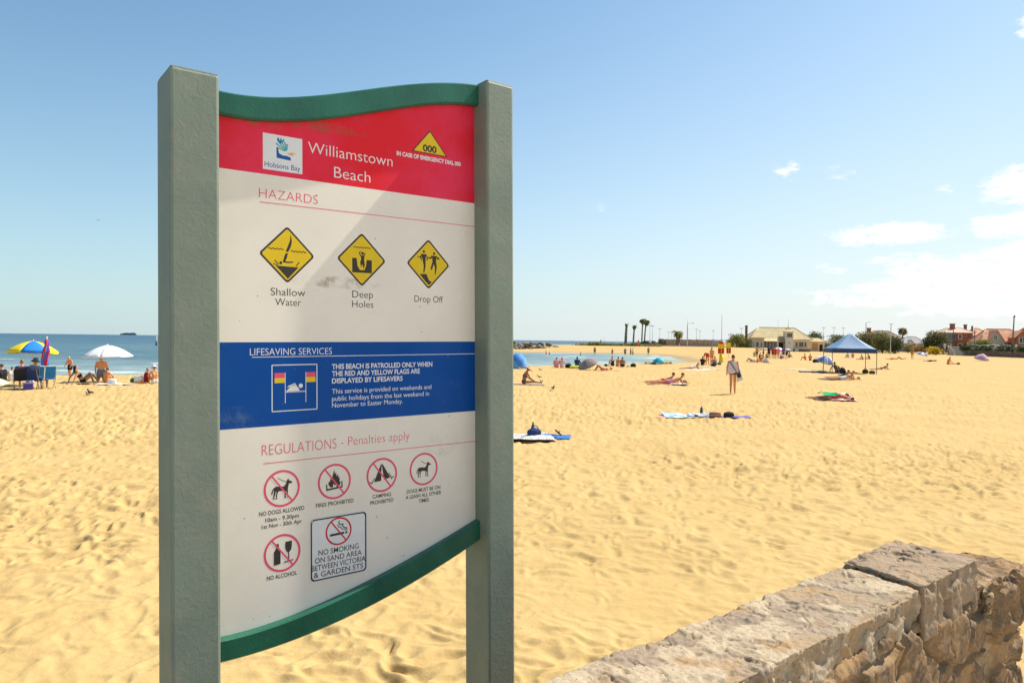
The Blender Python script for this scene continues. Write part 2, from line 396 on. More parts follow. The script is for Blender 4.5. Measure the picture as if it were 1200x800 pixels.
def rough_block(name, s0, s1, t0, t1, z0, z1, ds, dp, m, parent, rad=.03, amp=(.012, .006, .003), pit=0, seed=0, cells=0, skew=0, top_slope=0, flat_top=1.0, plates=1.0, chip=1.0, plate_col=False):
    hw, hh = (t1-t0)/2, (z1-z0)/2; ct, cz = (t0+t1)/2, (z0+z1)/2; rad = min(rad, hw*.9, hh*.9)
    # rounded rectangle section
    pts = []; nor = []
    for cx, cy, a0 in ((hw-rad, hh-rad, 0), (-(hw-rad), hh-rad, 90), (-(hw-rad), -(hh-rad), 180), (hw-rad, -(hh-rad), 270)):
        for a in np.linspace(a0, a0+90, max(4, int(rad*1.6/dp))):
            c, s = math.cos(R(a)), math.sin(R(a)); pts.append((cx+rad*c, cy+rad*s)); nor.append((c, s))
    P = []; Nn = []
    for i in range(len(pts)):
        a, b = np.array(pts[i]), np.array(pts[(i+1) % len(pts)]); na, nb = np.array(nor[i]), np.array(nor[(i+1) % len(pts)])
        k = max(1, int(np.linalg.norm(b-a)/dp))
        for j in range(k): P.append(a+(b-a)*j/k); Nn.append(na if np.allclose(na, nb) else na)
    P.append(P[0]); Nn.append(Nn[0]); P = np.array(P); Nn = np.array(Nn); M = len(P)
    S = np.linspace(s0, s1, max(4, int((s1-s0)/ds)))
    rings = []
    for kk in (0, .25, .5, .75, .9): rings.append((s0-.0, kk, -1))
    e = min(rad, .03)
    for s in S:
        q = 1-max(0, 1-min(s-s0, s1-s)/e)**2*.12
        rings.append((s, q, 0))
    for kk in (.9, .75, .5, .25, 0): rings.append((s1, kk, 1))
    K = len(rings)
    sv = np.array([r[0] for r in rings]); sc = np.array([r[1] for r in rings]); se = np.array([r[2] for r in rings])
    s = np.repeat(sv[:, None], M, 1); t = ct+P[None, :, 0]*sc[:, None]; z = cz+P[None, :, 1]*sc[:, None]
    nt_ = np.where(se[:, None] == 0, Nn[None, :, 0], 0); nz_ = np.where(se[:, None] == 0, Nn[None, :, 1], 0); ns_ = np.repeat(se[:, None].astype(float), M, 1)
    sk = (t-ct)*skew; z = z+(s-s0)*top_slope*(z > cz)
    a1, a2, a3 = amp
    topm = np.where(nz_ > .7, flat_top, 1.0)
    d = (a1*fbm(s*5, t*5, z*5, 3, seed)+a2*fbm(s*19, t*19, z*19, 3, seed+5))*topm + a3*fbm(s*70, t*70, z*70, 3, seed+9)
    d += -.008*np.clip(fbm(s*8+4, t*8, z*8, 3, seed+41), 0, 1)*3*topm
    crack = np.abs(fbm(s*4.5+9, t*4.5, z*4.5, 4, seed+77)); d -= .012*np.exp(-(crack/.012)**2)
    if pit:
        zone = np.clip(fbm(s*2.4+1.3, t*2.4, z*2.4, 2, seed+61)*1.6+.35, 0, 1)*np.where(nz_ > .8, .25, 1)
        c1 = np.clip(fbm(s*13, t*13, z*8, 2, seed+21)-.10, 0, 1); c2 = np.clip(fbm(s*32, t*32, z*22, 2, seed+25)-.05, 0, 1)
        d -= pit*zone*(np.minimum(c1*4.2, 1)*.05+np.minimum(c2*3, 1)*.014)
    ss = lambda v, lo, hi: np.clip((v-lo)/(hi-lo), 0, 1)
    pl1 = ss(fbm(s*6+3, t*6, z*6, 5, seed+51, .6), .07, .105); pl2 = ss(fbm(s*15, t*15, z*15, 4, seed+55, .6), .12, .16)
    d -= (.0085*pl1+.0045*pl2)*plates
    corner = ss(np.minimum(np.abs(nt_), np.abs(nz_)), .12, .45); d -= corner*chip*(ss(fbm(s*9, t*9, z*9, 4, seed+63, .6), .0, .12)*.020+ss(fbm(s*27, t*27, z*27, 3, seed+65), .02, .12)*.008)
    mort = 1-np.maximum(pl1*.75, pl2*.45) if plate_col else np.zeros_like(s)
    tone = np.clip(.5+fbm(s*3, t*3, z*3, 3, seed+67), 0, 1)
    if cells:
        cs, czz = cells; u = s/cs+.35*vnoise(s*6, z*6, seed=seed+3)+np.floor(z/czz)*.5; v = z/czz+.25*vnoise(s*6+7, z*6, seed=seed+4)
        fu, fv = np.floor(u), np.floor(v); f1 = np.full(u.shape, 9.); f2 = np.full(u.shape, 9.)
        for a in (-1, 0, 1):
            for b in (-1, 0, 1):
                hx = _h(fu+a, fv+b, fu*0, seed+100); hy = _h(fu+a, fv+b, fu*0, seed+101)
                q = np.hypot(u-(fu+a+.15+.7*hx), v-(fv+b+.15+.7*hy)); tn = _h(fu+a, fv+b, fu*0, seed+103)
                tone = np.where(q < f1, tn, tone); f2 = np.where(q < f1, f1, np.minimum(f2, q)); f1 = np.minimum(f1, q)
        edge = np.clip((f2-f1-.05-.10*fbm(s*14, z*14, oct=2, seed=seed+6))/.09, 0, 1); edge = edge*edge*(3-2*edge)
        keep = (tone > .18)
        mort = 1-edge*keep
        d += (.020+.030*tone)*edge*keep*(nt_ < -.3) - .012
    s = s+ns_*d; t = t+nt_*d; z = z+nz_*d
    s = s+sk
    xyz = np.stack([WO.x+WS.x*s+WT.x*t, WO.y+WS.y*s+WT.y*t, z], -1).reshape(-1, 3)
    me = npmesh(name, xyz, grid_faces(K, M)[:, ::-1])
    for nm, arr in (('mortar', mort), ('tone', tone)):
        a = me.attributes.new(nm, 'FLOAT', 'POINT'); a.data.foreach_set('value', arr.ravel().astype(np.float32))
    o = link(name, me, m, parent, smooth=True)
    return o
def build_wall():
    wl = thing('stone_wall', 'weathered stone wall with a cracked pale mortar top beside the beach sign', 'wall', WO)
    cream = stone_mat('mortar_top', (.285, .21, .15), (.50, .39, .26), (.41, .255, .125))
    bluest = stone_mat('bluestone', (.345, .245, .165), (.45, .345, .24), (.38, .255, .15))
    face = stone_mat('rubble', (.165, .105, .07), (.42, .295, .165), (.38, .22, .10))
    parts = [
        rough_block('rubble_face', -1.3, 2.14, .012, .32, -.1, 1.235, .0075, .0075, face, wl, rad=.03, amp=(.010, .005, .003), seed=3, cells=(.36, .24), pit=.2, plates=.15),
        rough_block('coping', -1.3, 1.0, 0, .34, 1.19, 1.362, .005, .005, cream, wl, rad=.014, amp=(.016, .007, .003), pit=.6, seed=17, flat_top=.4, plate_col=True, chip=.5, plates=.75),
        rough_block('capstone', .985, 1.525, -.012, .345, 1.165, 1.380, .0038, .0038, bluest, wl, rad=.010, amp=(.009, .006, .003), pit=1.25, seed=29, skew=.24, flat_top=.35, plates=.35),
        rough_block('coping', 1.555, 2.10, -.05, .29, 1.02, 1.258, .006, .006, face, wl, rad=.05, amp=(.030, .012, .004), pit=.5, seed=43, flat_top=1.0, cells=(.22, .34), plates=.5)]
    for p in parts: p.matrix_parent_inverse = Matrix.Translation(-WO)
    parts[1]['label'] = 'pale cracked mortar top with orange stains'; parts[2]['label'] = 'raised grey brown slab with a pitted edge'
    pr = B(); q = [WO+WS*s+WT*t for s, t in ((-160, -.05), (60, -.05), (60, -160), (-160, -160))]
    pr.prism([(p.x, p.y, .44) for p in q], (0, 0, .12))
    o = pr.build('promenade', mat('concrete', (.56, .47, .35), .9, .2, 3, .3, 60)); o['kind'] = 'structure'  # unseen slab, stretched far back and warmed to bounce light onto the sign
build_wall()

# ------------------------------------------------------------------ the sign
TH = R(38.0); LEAN = .0032
su = cu*math.cos(LEAN)-cr*math.sin(LEAN); sr = cr*math.cos(LEAN)+cu*math.sin(LEAN)
SX = sr*math.cos(TH)+cf*math.sin(TH); SN = sr*math.sin(TH)-cf*math.cos(TH)
ZL = 2.2
SO = at(260, 394, ZL)                          # a point of the panel's face
t_ = SO.z/su.z; SROOT = SO-su*t_; VZ = t_      # sign root on the sand below it
def UV(px, py, n=0.0):                         # photo pixel -> sign coordinates (metres along, metres up from the sand)
    d = ray(px, py); o = SO+SN*n; k = (o-CAM).dot(SN)/d.dot(SN); p = CAM+d*k-SO
    return Vector((p.dot(SX), p.dot(su)+VZ))
def build_sign():
    S = thing('beach_sign', 'tall beach information sign with red and blue bands between two grey green posts', 'sign')
    S.matrix_world = Matrix(((SX.x, -SN.x, su.x, SROOT.x), (SX.y, -SN.y, su.y, SROOT.y), (SX.z, -SN.z, su.z, SROOT.z), (0, 0, 0, 1)))
    # --- materials
    def post_mat():
        m = mat('post_paint', (.205, .245, .190), .62, .10, 5, .0, spec=.35)
        nt = m.node_tree; N = nt.nodes.new; L = nt.links.new; b = nt.nodes['Principled BSDF']; tc = N('ShaderNodeTexCoord')
        n1 = N('ShaderNodeTexNoise'); n1.inputs['Scale'].default_value = 46; n1.inputs['Detail'].default_value = 5; n1.inputs['Distortion'].default_value = 1.2; L(tc.outputs['Object'], n1.inputs['Vector'])
        n2 = N('ShaderNodeTexNoise'); n2.inputs['Scale'].default_value = 420; n2.inputs['Detail'].default_value = 2; L(tc.outputs['Object'], n2.inputs['Vector'])
        b1 = N('ShaderNodeBump'); b1.inputs['Strength'].default_value = .35; b1.inputs['Distance'].default_value = .003; L(n1.outputs[0], b1.inputs['Height'])
        b2 = N('ShaderNodeBump'); b2.inputs['Strength'].default_value = .4; b2.inputs['Distance'].default_value = .0006; L(n2.outputs[0], b2.inputs['Height']); L(b1.outputs[0], b2.inputs['Normal'])
        L(b2.outputs[0], b.inputs['Normal'])
        base = b.inputs['Base Color'].links[0].from_socket
        n3 = N('ShaderNodeTexNoise'); n3.inputs['Scale'].default_value = 9; n3.inputs['Detail'].default_value = 8; n3.inputs['Roughness'].default_value = .7; L(tc.outputs['Object'], n3.inputs['Vector'])
        mr = N('ShaderNodeMapRange'); L(n3.outputs[0], mr.inputs[0]); mr.inputs[1].default_value = .50; mr.inputs[2].default_value = .95
        mx = N('ShaderNodeMix'); mx.data_type = 'RGBA'; L(mr.outputs[0], mx.inputs[0]); L(base, mx.inputs[6]); mx.inputs[7].default_value = (.31, .29, .22, 1)
        n4 = N('ShaderNodeTexVoronoi'); n4.inputs['Scale'].default_value = 13; L(tc.outputs['Object'], n4.inputs['Vector'])
        lt = N('ShaderNodeMapRange'); L(n4.outputs['Distance'], lt.inputs[0]); lt.inputs[1].default_value = .05; lt.inputs[2].default_value = .035; lt.inputs[3].default_value = 0; lt.inputs[4].default_value = .7
        m2 = N('ShaderNodeMix'); m2.data_type = 'RGBA'; L(lt.outputs[0], m2.inputs[0]); L(mx.outputs[2], m2.inputs[6]); m2.inputs[7].default_value = (.33, .31, .26, 1)
        L(m2.outputs[2], b.inputs['Base Color']); return m
    def dirty(name, col, rough=.28, spec=.4, stain=True, fade=None, smears=((395, 331, .16, .022, (.36, .26, .17), .8), (520, 520, .10, .05, (.50, .42, .32), .3))):
        m = bpy.data.materials.new(name); m.use_nodes = True; nt = m.node_tree; N = nt.nodes.new; L = nt.links.new
        b = nt.nodes['Principled BSDF']; b.inputs['Roughness'].default_value = rough; b.inputs['Specular IOR Level'].default_value = spec
        g = N('ShaderNodeTexCoord')
        def noise(sc, det=6, ro=.6, loc=(0, 0, 0), vs=(1, 1, 1)):
            mp = N('ShaderNodeMapping'); mp.inputs['Location'].default_value = loc; mp.inputs['Scale'].default_value = vs; L(g.outputs['Object'], mp.inputs[0])
            n = N('ShaderNodeTexNoise'); n.inputs['Scale'].default_value = sc; n.inputs['Detail'].default_value = det; n.inputs['Roughness'].default_value = ro; L(mp.outputs[0], n.inputs['Vector']); return n.outputs[0]
        def rng(v, a, c, lo=0, hi=1):
            n = N('ShaderNodeMapRange'); n.interpolation_type = 'SMOOTHSTEP'; L(v, n.inputs[0])
            for i, k in enumerate((a, c, lo, hi)): n.inputs[i+1].default_value = k
            return n.outputs[0]
        def mix(f, a, c):
            n = N('ShaderNodeMix'); n.data_type = 'RGBA'; L(f, n.inputs[0])
            for i, v in ((6, a), (7, c)):
                if isinstance(v, tuple): n.inputs[i].default_value = (*v, 1)
                else: L(v, n.inputs[i])
            return n.outputs[2]
        c = mix(rng(noise(3.2, 5), .35, .7), col, fade or tuple(x*.93 for x in col))
        if stain:
            dust = (.44, .36, .26)
            c = mix(rng(noise(5, 9, .75, (3, 0, 1)), .62, .85, 0, .35), c, dust)
            c = mix(rng(noise(120, 3, .5, (1, 0, 5)), .70, .76, 0, .55), c, dust)
            v = N('ShaderNodeTexVoronoi'); v.inputs['Scale'].default_value = 17; L(g.outputs['Object'], v.inputs['Vector'])
            c = mix(rng(v.outputs['Distance'], .055, .03, 0, .75), c, (.19, .13, .09))
            # the brown smear between the hazard symbols
            sx = N('ShaderNodeSeparateXYZ'); L(g.outputs['Object'], sx.inputs[0])
            def sq(o, c0, w):
                a = N('ShaderNodeMath'); a.operation = 'SUBTRACT'; L(o, a.inputs[0]); a.inputs[1].default_value = c0
                d = N('ShaderNodeMath'); d.operation = 'DIVIDE'; L(a.outputs[0], d.inputs[0]); d.inputs[1].default_value = w
                q = N('ShaderNodeMath'); q.operation = 'MULTIPLY'; L(d.outputs[0], q.inputs[0]); L(d.outputs[0], q.inputs[1]); return q.outputs[0]
            for spx, spy, wu, wv, scol, sk in smears:
                sp = UV(spx, spy)
                ad = N('ShaderNodeMath'); L(sq(sx.outputs[0], sp.x, wu), ad.inputs[0]); L(sq(sx.outputs[2], sp.y, wv), ad.inputs[1])
                e = rng(ad.outputs[0], 1.3, 0, 0, 1); nn = rng(noise(26, 7, .7), .40, .66, 0, sk)
                mm = N('ShaderNodeMath'); mm.operation = 'MULTIPLY'; L(e, mm.inputs[0]); L(nn, mm.inputs[1])
                c = mix(mm.outputs[0], c, scol)
        L(c, b.inputs['Base Color'])
        bp = N('ShaderNodeBump'); bp.inputs['Strength'].default_value = .12; bp.inputs['Distance'].default_value = .002; L(noise(7, 3), bp.inputs['Height']); L(bp.outputs[0], b.inputs['Normal'])
        rr = rng(noise(4, 6), .3, .7, rough*.75, rough*1.5); L(rr, b.inputs['Roughness'])
        return m
    MW = dirty('panel_white', (.90, .81, .69), spec=.25); MR = dirty('panel_red', (.80, .017, .028), .42, .18, fade=(.84, .042, .105), smears=((368, 147, .19, .020, (.22, .13, .05), .9), (300, 143, .10, .014, (.25, .15, .07), .7))); MBL = dirty('panel_blue', (.001, .068, .31), .45, .16, fade=(.003, .078, .34), smears=((275, 495, .06, .05, (.10, .16, .30), .7),))
    MG = mat('rail_green', (.016, .120, .070), .33, .22, 7, .1, 120, spec=.45); MP = post_mat()
    ink = lambda n, c: mat(n, c, .45, .05, 20, spec=.3)
    IK = ink('ink_black', (.045, .035, .03)); IY = ink('ink_yellow', (.80, .54, .012)); IWt = ink('ink_white', (.80, .77, .74)); IR = ink('ink_pink', (.80, .085, .165)); IRR = ink('ink_red', (.62, .01, .015))
    IB = ink('ink_blue', (.012, .10, .36)); IT = ink('ink_teal', (.03, .38, .40)); IO = ink('ink_orange', (.75, .42, .12)); IPale = ink('plate_white', (.80, .78, .76))
    E = .00014
    def P3(u, v, n): return (u, -n, v)

    # --- posts
    pu0, pu1 = UV(199.5, 300, .085).x, UV(258, 300, .085).x; w = pu1-pu0
    r0, r1 = UV(571.5, 300, .085).x, UV(602.3, 300, .085).x
    D = .158
    def post(a, b, top):
        m = B(); m.box(a, b, -.085, -.085+D, -.3, top, bev=.009)
        o = m.build('post', MP, S, smooth=False)
        c = B(); i = .004
        k = [(a+i, -.085+i), (b-i, -.085+i), (b-i, -.085+D-i), (a+i, -.085+D-i)]
        # shallow domed cap
        bmv = c.bm; rows = []
        for f, hh in ((1.0, 0.0), (.985, .004), (.8, .0085), (.45, .0125), (0.02, .014)):
            cx, cy = (a+b)/2, -.085+D/2
            rows.append([bmv.verts.new((cx+(x-cx)*f, cy+(y-cy)*f, top+hh-.001)) for x, y in k])
        for q in range(len(rows)-1):
            for j in range(4): bmv.faces.new((rows[q][j], rows[q][(j+1) % 4], rows[q+1][(j+1) % 4], rows[q+1][j]))
        bmv.faces.new(rows[-1])
        c.build('post_cap', MP, o)
        return o
    tl = UV(199, 74, .085).y; tr = UV(572, 92.5, .085).y
    post(pu0, pu1, tl-.004); post(r0, r1, tr-.004)
    print('POSTW', w, r1-r0, 'tops', tl, tr, 'span', r0-pu1, 'left top 258:', UV(258, 84, .085).y, UV(602, 99, .085).y)
    # --- rails
    ul, ur = pu0+w*.5, r0+(r1-r0)*.5
    def curve(pts, n):
        q = [UV(x, y, n) for x, y in pts]; xs = [p.x for p in q]; ys = [p.y for p in q]
        co = np.polyfit(xs, ys, 4)
        return lambda u: float(np.polyval(co, u))
    nr = .030
    tt = curve([(245, 103), (260, 106), (300, 112), (350, 113), (400, 109.5), (440, 102.5), (480, 98), (520, 97), (559, 99.5), (572, 101)], nr)
    tb = curve([(245, 130), (260, 133), (300, 138.5), (350, 141), (390, 139), (430, 132), (470, 125), (520, 121.5), (559, 124), (572, 125.5)], nr)
    bt = curve([(245, 753), (262, 748.5), (300, 740), (350, 722), (400, 700), (450, 675), (500, 647.5), (530, 630), (560, 611), (570, 605)], nr)
    bb = curve([(245, 780), (264, 775), (310, 763), (350, 748), (400, 727), (450, 702), (500, 674), (540, 648), (563, 631.5), (572, 626)], nr)
    us = list(np.linspace(pu1+.001, r0-.001, 60))
    def rail(name, top, bot):
        m = B(); bmv = m.bm; rows = []
        for u in us:
            a, b = bot(u), top(u)
            sec = [(-.028, a), (nr-.005, a), (nr, a+.005), (nr, b-.005), (nr-.005, b), (-.028, b)]
            rows.append([bmv.verts.new(P3(u, v, n)) for n, v in sec])
        for i in range(len(rows)-1):
            for j in range(6):
                f = bmv.faces.new((rows[i][j], rows[i][(j+1) % 6], rows[i+1][(j+1) % 6], rows[i+1][j]))
        bmv.faces.new(rows[0]); bmv.faces.new(rows[-1][::-1])
        return m.build(name, MG, S)
    rail('top_rail', tt, tb); rail('bottom_rail', bt, bb)
    # --- panel
    pb = B(); up = list(np.linspace(pu1-.03, r0+.03, 60))
    cl = lambda u: min(max(u, us[0]), us[-1])
    top = [(u, (tt(cl(u))+tb(cl(u)))/2) for u in up]; bot = [(u, (bt(cl(u))+bb(cl(u)))/2) for u in up]
    bmv = pb.bm
    fr = [[bmv.verts.new(P3(a[0], a[1], n)) for a in bot] + [bmv.verts.new(P3(a[0], a[1], n)) for a in top] for n in (0, -.012)]
    K = len(up)
    for i in range(K-1):
        bmv.faces.new((fr[0][i], fr[0][i+1], fr[0][K+i+1], fr[0][K+i])); bmv.faces.new((fr[1][i], fr[1][K+i], fr[1][K+i+1], fr[1][i+1]))
        bmv.faces.new((fr[0][i], fr[1][i], fr[1][i+1], fr[0][i+1])); bmv.faces.new((fr[0][K+i], fr[0][K+i+1], fr[1][K+i+1], fr[1][K+i]))
    PN = pb.build('panel', MW, S)

    # --- printed layers
    class D2:
        def __init__(s, n0=E): s.b = B(); s.n0 = n0
        def poly(s, pts, layer=0, mi=0):
            f = s.b.bm.faces.new([s.b.bm.verts.new(P3(p[0], p[1], s.n0+layer*E)) for p in pts]); f.material_index = mi; return s
        def stroke(s, pts, wd, layer=0, mi=0):
            for a, b in zip(pts, pts[1:]):
                a, b = Vector(a[:2]), Vector(b[:2]); d = (b-a)
                if d.length < 1e-6: continue
                d.normalize(); q = Vector((-d.y, d.x))*wd/2; e = d*wd*.25
                s.poly([a-q-e, b-q+e, b+q+e, a+q-e], layer, mi)
            return s
        def disc(s, c, r, layer=0, mi=0, n=40, ry=None):
            return s.poly([(c[0]+r*math.cos(2*math.pi*i/n), c[1]+(ry or r)*math.sin(2*math.pi*i/n)) for i in range(n)], layer, mi)
        def ring(s, c, ro, ri, layer=0, mi=0, n=56):
            for i in range(n):
                a, b = 2*math.pi*i/n, 2*math.pi*(i+1)/n
                s.poly([(c[0]+r*math.cos(t), c[1]+r*math.sin(t)) for r, t in ((ri, a), (ro, a), (ro, b), (ri, b))], layer, mi)
            return s
        def rrect(s, c, hw, hh, r, layer=0, mi=0, rot=0):
            pts = []
            for sx, sy, a0 in ((1, 1, 0), (-1, 1, 90), (-1, -1, 180), (1, -1, 270)):
                for a in range(0, 91, 15):
                    pts.append((sx*(hw-r)+r*math.cos(R(a0+a)), sy*(hh-r)+r*math.sin(R(a0+a))))
            cs, sn = math.cos(rot), math.sin(rot)
            return s.poly([(c[0]+x*cs-y*sn, c[1]+x*sn+y*cs) for x, y in pts], layer, mi)
        def build(s, name, m, parent):
            o = s.b.build(name, m, parent)
            for p in o.data.polygons:                 # print faces the viewer
                pass
            return o
    def text(body, pl, pr, cap_px, m, bold=0, spacing=1.0, n=2*E, parent=PN, name='lettering'):
        a, b = UV(*pl), UV(*pr); v = (a.y+b.y)/2
        mid = ((pl[0]+pr[0])/2, (pl[1]+pr[1])/2)
        cap = (UV(mid[0], mid[1]-cap_px)-UV(*mid)).y
        cu_ = bpy.data.curves.new(name, 'FONT'); cu_.body = body; cu_.size = 1; cu_.space_character = spacing; cu_.resolution_u = 5
        tmp = bpy.data.objects.new(name, cu_); me = bpy.data.meshes.new_from_object(tmp)
        co = np.empty(len(me.vertices)*3, dtype=np.float32); me.vertices.foreach_get('co', co); co = co.reshape(-1, 3)
        kx = (b.x-a.x)/(co[:, 0].max()-co[:, 0].min()); kz = cap/.70
        if bold:                                     # true weight through the curve's own offset
            bpy.data.meshes.remove(me); cu_.offset = bold; me = bpy.data.meshes.new_from_object(tmp)
            co = np.empty(len(me.vertices)*3, dtype=np.float32); me.vertices.foreach_get('co', co); co = co.reshape(-1, 3)
            kx = (b.x-a.x)/(co[:, 0].max()-co[:, 0].min())
        q = np.stack([a.x+(co[:, 0]-co[:, 0].min())*kx, np.full(len(co), -n), v+co[:, 1]*kz], 1).astype(np.float32)
        me.vertices.foreach_set('co', q.ravel()); me.update()
        bpy.data.objects.remove(tmp); bpy.data.curves.remove(cu_)
        me.materials.clear(); me.name = name
        return link(name, me, m, parent)
    def line(pl, pr, wpx, m, parent=PN, n=2*E, to_edge=True):
        a, b = UV(*pl), UV(*pr); v = (a.y+b.y)/2; h = (UV(pl[0], pl[1]-wpx)-a).y/2
        d = D2(n); u1 = r0+.004 if to_edge else b.x
        d.poly([(a.x, v-h), (u1, v-h), (u1, v+h), (a.x, v+h)]); d.build('ruled_line', m, parent)
    # bands
    vr = (UV(260, 197.5).y+UV(559, 238.5).y)/2; va = (UV(260, 402).y+UV(559, 399.2).y)/2; vb = (UV(261, 504).y+UV(559, 480.5).y)/2
    d = D2(); 
    for i in range(K-1): d.poly([(up[i], vr), (up[i+1], vr), (up[i+1], top[i+1][1]-.002), (up[i], top[i][1]-.002)])
    RB = d.build('header_band', MR, PN)
    d = D2(); d.poly([(up[0], vb), (up[-1], vb), (up[-1], va), (up[0], va)]); BB = d.build('service_band', MBL, PN)
    # header
    text('Williamstown', (361, 178.5), (460, 196), 13.0, IWt, bold=-.008); text('Beach', (391.5, 208.3), (434, 214), 13.0, IWt, bold=-.008)
    c = [UV(308, 155.9), UV(354.2, 162.7), UV(354.2, 204.2), UV(308, 198)]
    x0, x1 = (c[0].x+c[3].x)/2, (c[1].x+c[2].x)/2; y1, y0 = (c[0].y+c[1].y)/2, (c[2].y+c[3].y)/2
    d = D2(2*E); d.poly([(x0, y0), (x1, y0), (x1, y1), (x0, y1)])
    LQ = lambda x, y: (x0+(x1-x0)*x, y0+(y1-y0)*y)
    d.poly([LQ(*p) for p in ((.335, .66), (.375, .64), (.40, .50), (.50, .45), (.60, .455), (.70, .42), (.70, .335), (.34, .36))], 1, 1)
    d.poly([LQ(*p) for p in ((.345, .88), (.40, .94), (.41, .84), (.46, .95), (.47, .86), (.55, .93), (.50, .80), (.43, .77))], 1, 1)
    for i, (a, l) in enumerate(((100, .26), (84, .33), (70, .36), (56, .34), (42, .28), (28, .22))):
        p = Vector((.60, .56)); q = Vector((math.cos(R(a+60)), math.sin(R(a+60))))*l
        e = Vector((-q.y, q.x)).normalized()*.02
        d.poly([LQ(*(p+q*.15-e*.4)), LQ(*(p+q-e)), LQ(*(p+q*1.06)), LQ(*(p+q+e)), LQ(*(p+q*.15+e*.4))], 2, 2)
    d.poly([LQ(*p) for p in ((.60, .52), (.72, .565), (.86, .56), (.74, .52), (.80, .47), (.68, .485))], 2, 3)
    d.build('council_logo', [IPale, IB, IT, IO], PN)
    text('Hobsons Bay', (310, 195.2), (351.8, 200.6), 6.2, IB, n=4*E)
    tri = [UV(503.3, 152.8), UV(482.6, 176.8), UV(524.2, 184.4)]; vb_ = (tri[1].y+tri[2].y)/2
    T = [Vector((tri[1].x, vb_)), Vector((tri[2].x, vb_)), Vector(((tri[1].x+tri[2].x)/2, tri[0].y))]; tc = (T[0]+T[1]+T[2])/3
    d = D2(2*E); d.poly([tc+(p-tc)*1.0 for p in T]); d.poly([tc+(p-tc)*.90 for p in T], 1, 1); d.build('emergency_triangle', [IK, IY], PN)
    text('000', (495.5, 177.2), (511.5, 179.4), 7.6, IK, bold=.03, n=5*E)
    text('IN CASE OF EMERGENCY DIAL 000', (464.8, 181.8), (539.8, 194.8), 4.6, IWt, bold=.035)
    # hazards
    text('HAZARDS', (303.5, 231.2), (372.5, 239.6), 11.0, IR, bold=-.015); line((304.5, 237), (559, 265.5), .9, IR)
    for b_, l, r, cp in (('Shallow', (317.3, 345.6), (357.8, 347.4), 8.9), ('Water', (322.5, 357.2), (353, 359), 8.6), ('Deep', (412.8, 348.2), (437, 349.6), 8.2), ('Holes', (412.5, 359.6), (437.5, 361), 8.0), ('Drop Off', (485.6, 353.4), (519, 354.8), 7.6)):
        text(b_, l, r, cp, IK, bold=-.006)
    def diamond(px, py, hpx, draw):
        c = UV(px, py); h = (UV(px, py-hpx)-UV(px, py+hpx)).y/2
        d = D2(); sq = h/math.sqrt(2)
        d.rrect(c, sq*1.03, sq*1.03, sq*.16, 0, 0, R(45)); d.rrect(c, sq*.935, sq*.935, sq*.11, 1, 1, R(45))
        draw(d, lambda *p: (c.x+p[0]*h, c.y+p[1]*h), h); d.build('hazard_symbol', [IK, IY], PN)
    def wave(d, Q, h, x0, x1, y, n, a=.02, w=.03):
        pts = [Q(x0+(x1-x0)*i/(n*6), y+a*math.sin(i/6*2*math.pi)) for i in range(n*6+1)]; d.stroke(pts, w*h, 2, 0)
    def shallow(d, Q, h):
        wave(d, Q, h, -.68, -.14, .19, 4); wave(d, Q, h, .14, .70, .14, 4)
        d.poly([Q(*p) for p in ((.12, .74), (.17, .50), (.13, .30), (.03, .10), (-.06, .12), (.04, .36), (.10, .52))], 2)      # legs
        d.poly([Q(*p) for p in ((-.06, .06), (.02, .05), (-.02, -.12), (-.10, -.28), (-.17, -.26), (-.12, -.10))], 2)         # trunk
        d.stroke([Q(-.14, -.25), Q(.02, -.27), Q(.20, -.25)], .05*h, 2); d.disc(Q(-.24, -.30), .055*h, 2)
        d.stroke([Q(-.46, -.22), Q(-.32, -.36)], .035*h, 2); d.stroke([Q(.44, -.24), Q(.33, -.38)], .035*h, 2); d.stroke([Q(-.5, -.34), Q(-.36, -.40)], .03*h, 2)
        d.poly([Q(*p) for p in ((-.42, -.41), (.42, -.43), (.02, -.86))], 2)
    def deep(d, Q, h):
        wave(d, Q, h, -.34, .36, .46, 5, .015)
        d.poly([Q(*p) for p in ((-.40, .05), (-.22, .05), (-.18, -.25), (-.08, -.40), (.10, -.40), (.17, -.25), (.20, .0), (.42, .0), (.42, -.50), (-.40, -.50))], 2)
        d.disc(Q(.03, .24), .06*h, 2); d.poly([Q(*p) for p in ((-.05, .16), (.10, .16), (.10, -.02), (.13, -.20), (.06, -.34), (.02, -.16), (-.04, -.30), (-.07, -.1), (-.03, .02))], 2)
        d.stroke([Q(-.04, .14), Q(-.10, .24), Q(-.06, .32)], .04*h, 2); d.stroke([Q(.10, .14), Q(.14, .26)], .04*h, 2)
    def drop(d, Q, h):
        wave(d, Q, h, -.52, -.28, .27, 2, .012, .028); wave(d, Q, h, -.02, .16, .27, 2, .012, .028); wave(d, Q, h, .40, .52, .24, 1, .012, .028)
        d.disc(Q(-.22, .50), .055*h, 2); d.poly([Q(*p) for p in ((-.33, .40), (-.12, .40), (-.14, .18), (-.14, -.10), (-.20, -.36), (-.25, -.36), (-.23, -.08), (-.28, .16))], 2)
        d.stroke([Q(-.32, .38), Q(-.38, .26), Q(-.33, .16)], .05*h, 2); d.stroke([Q(-.12, .38), Q(-.05, .26), Q(-.08, .16)], .05*h, 2)
        d.disc(Q(.27, .45), .055*h, 2); d.poly([Q(*p) for p in ((.17, .36), (.38, .36), (.36, .12), (.40, -.10), (.34, -.42), (.30, -.40), (.31, -.12), (.24, .02), (.18, -.20), (.12, -.24), (.10, -.16), (.19, .12))], 2)
        d.stroke([Q(.17, .35), Q(.08, .24), Q(.02, .26)], .05*h, 2); d.stroke([Q(.38, .35), Q(.46, .24), Q(.50, .28)], .05*h, 2)
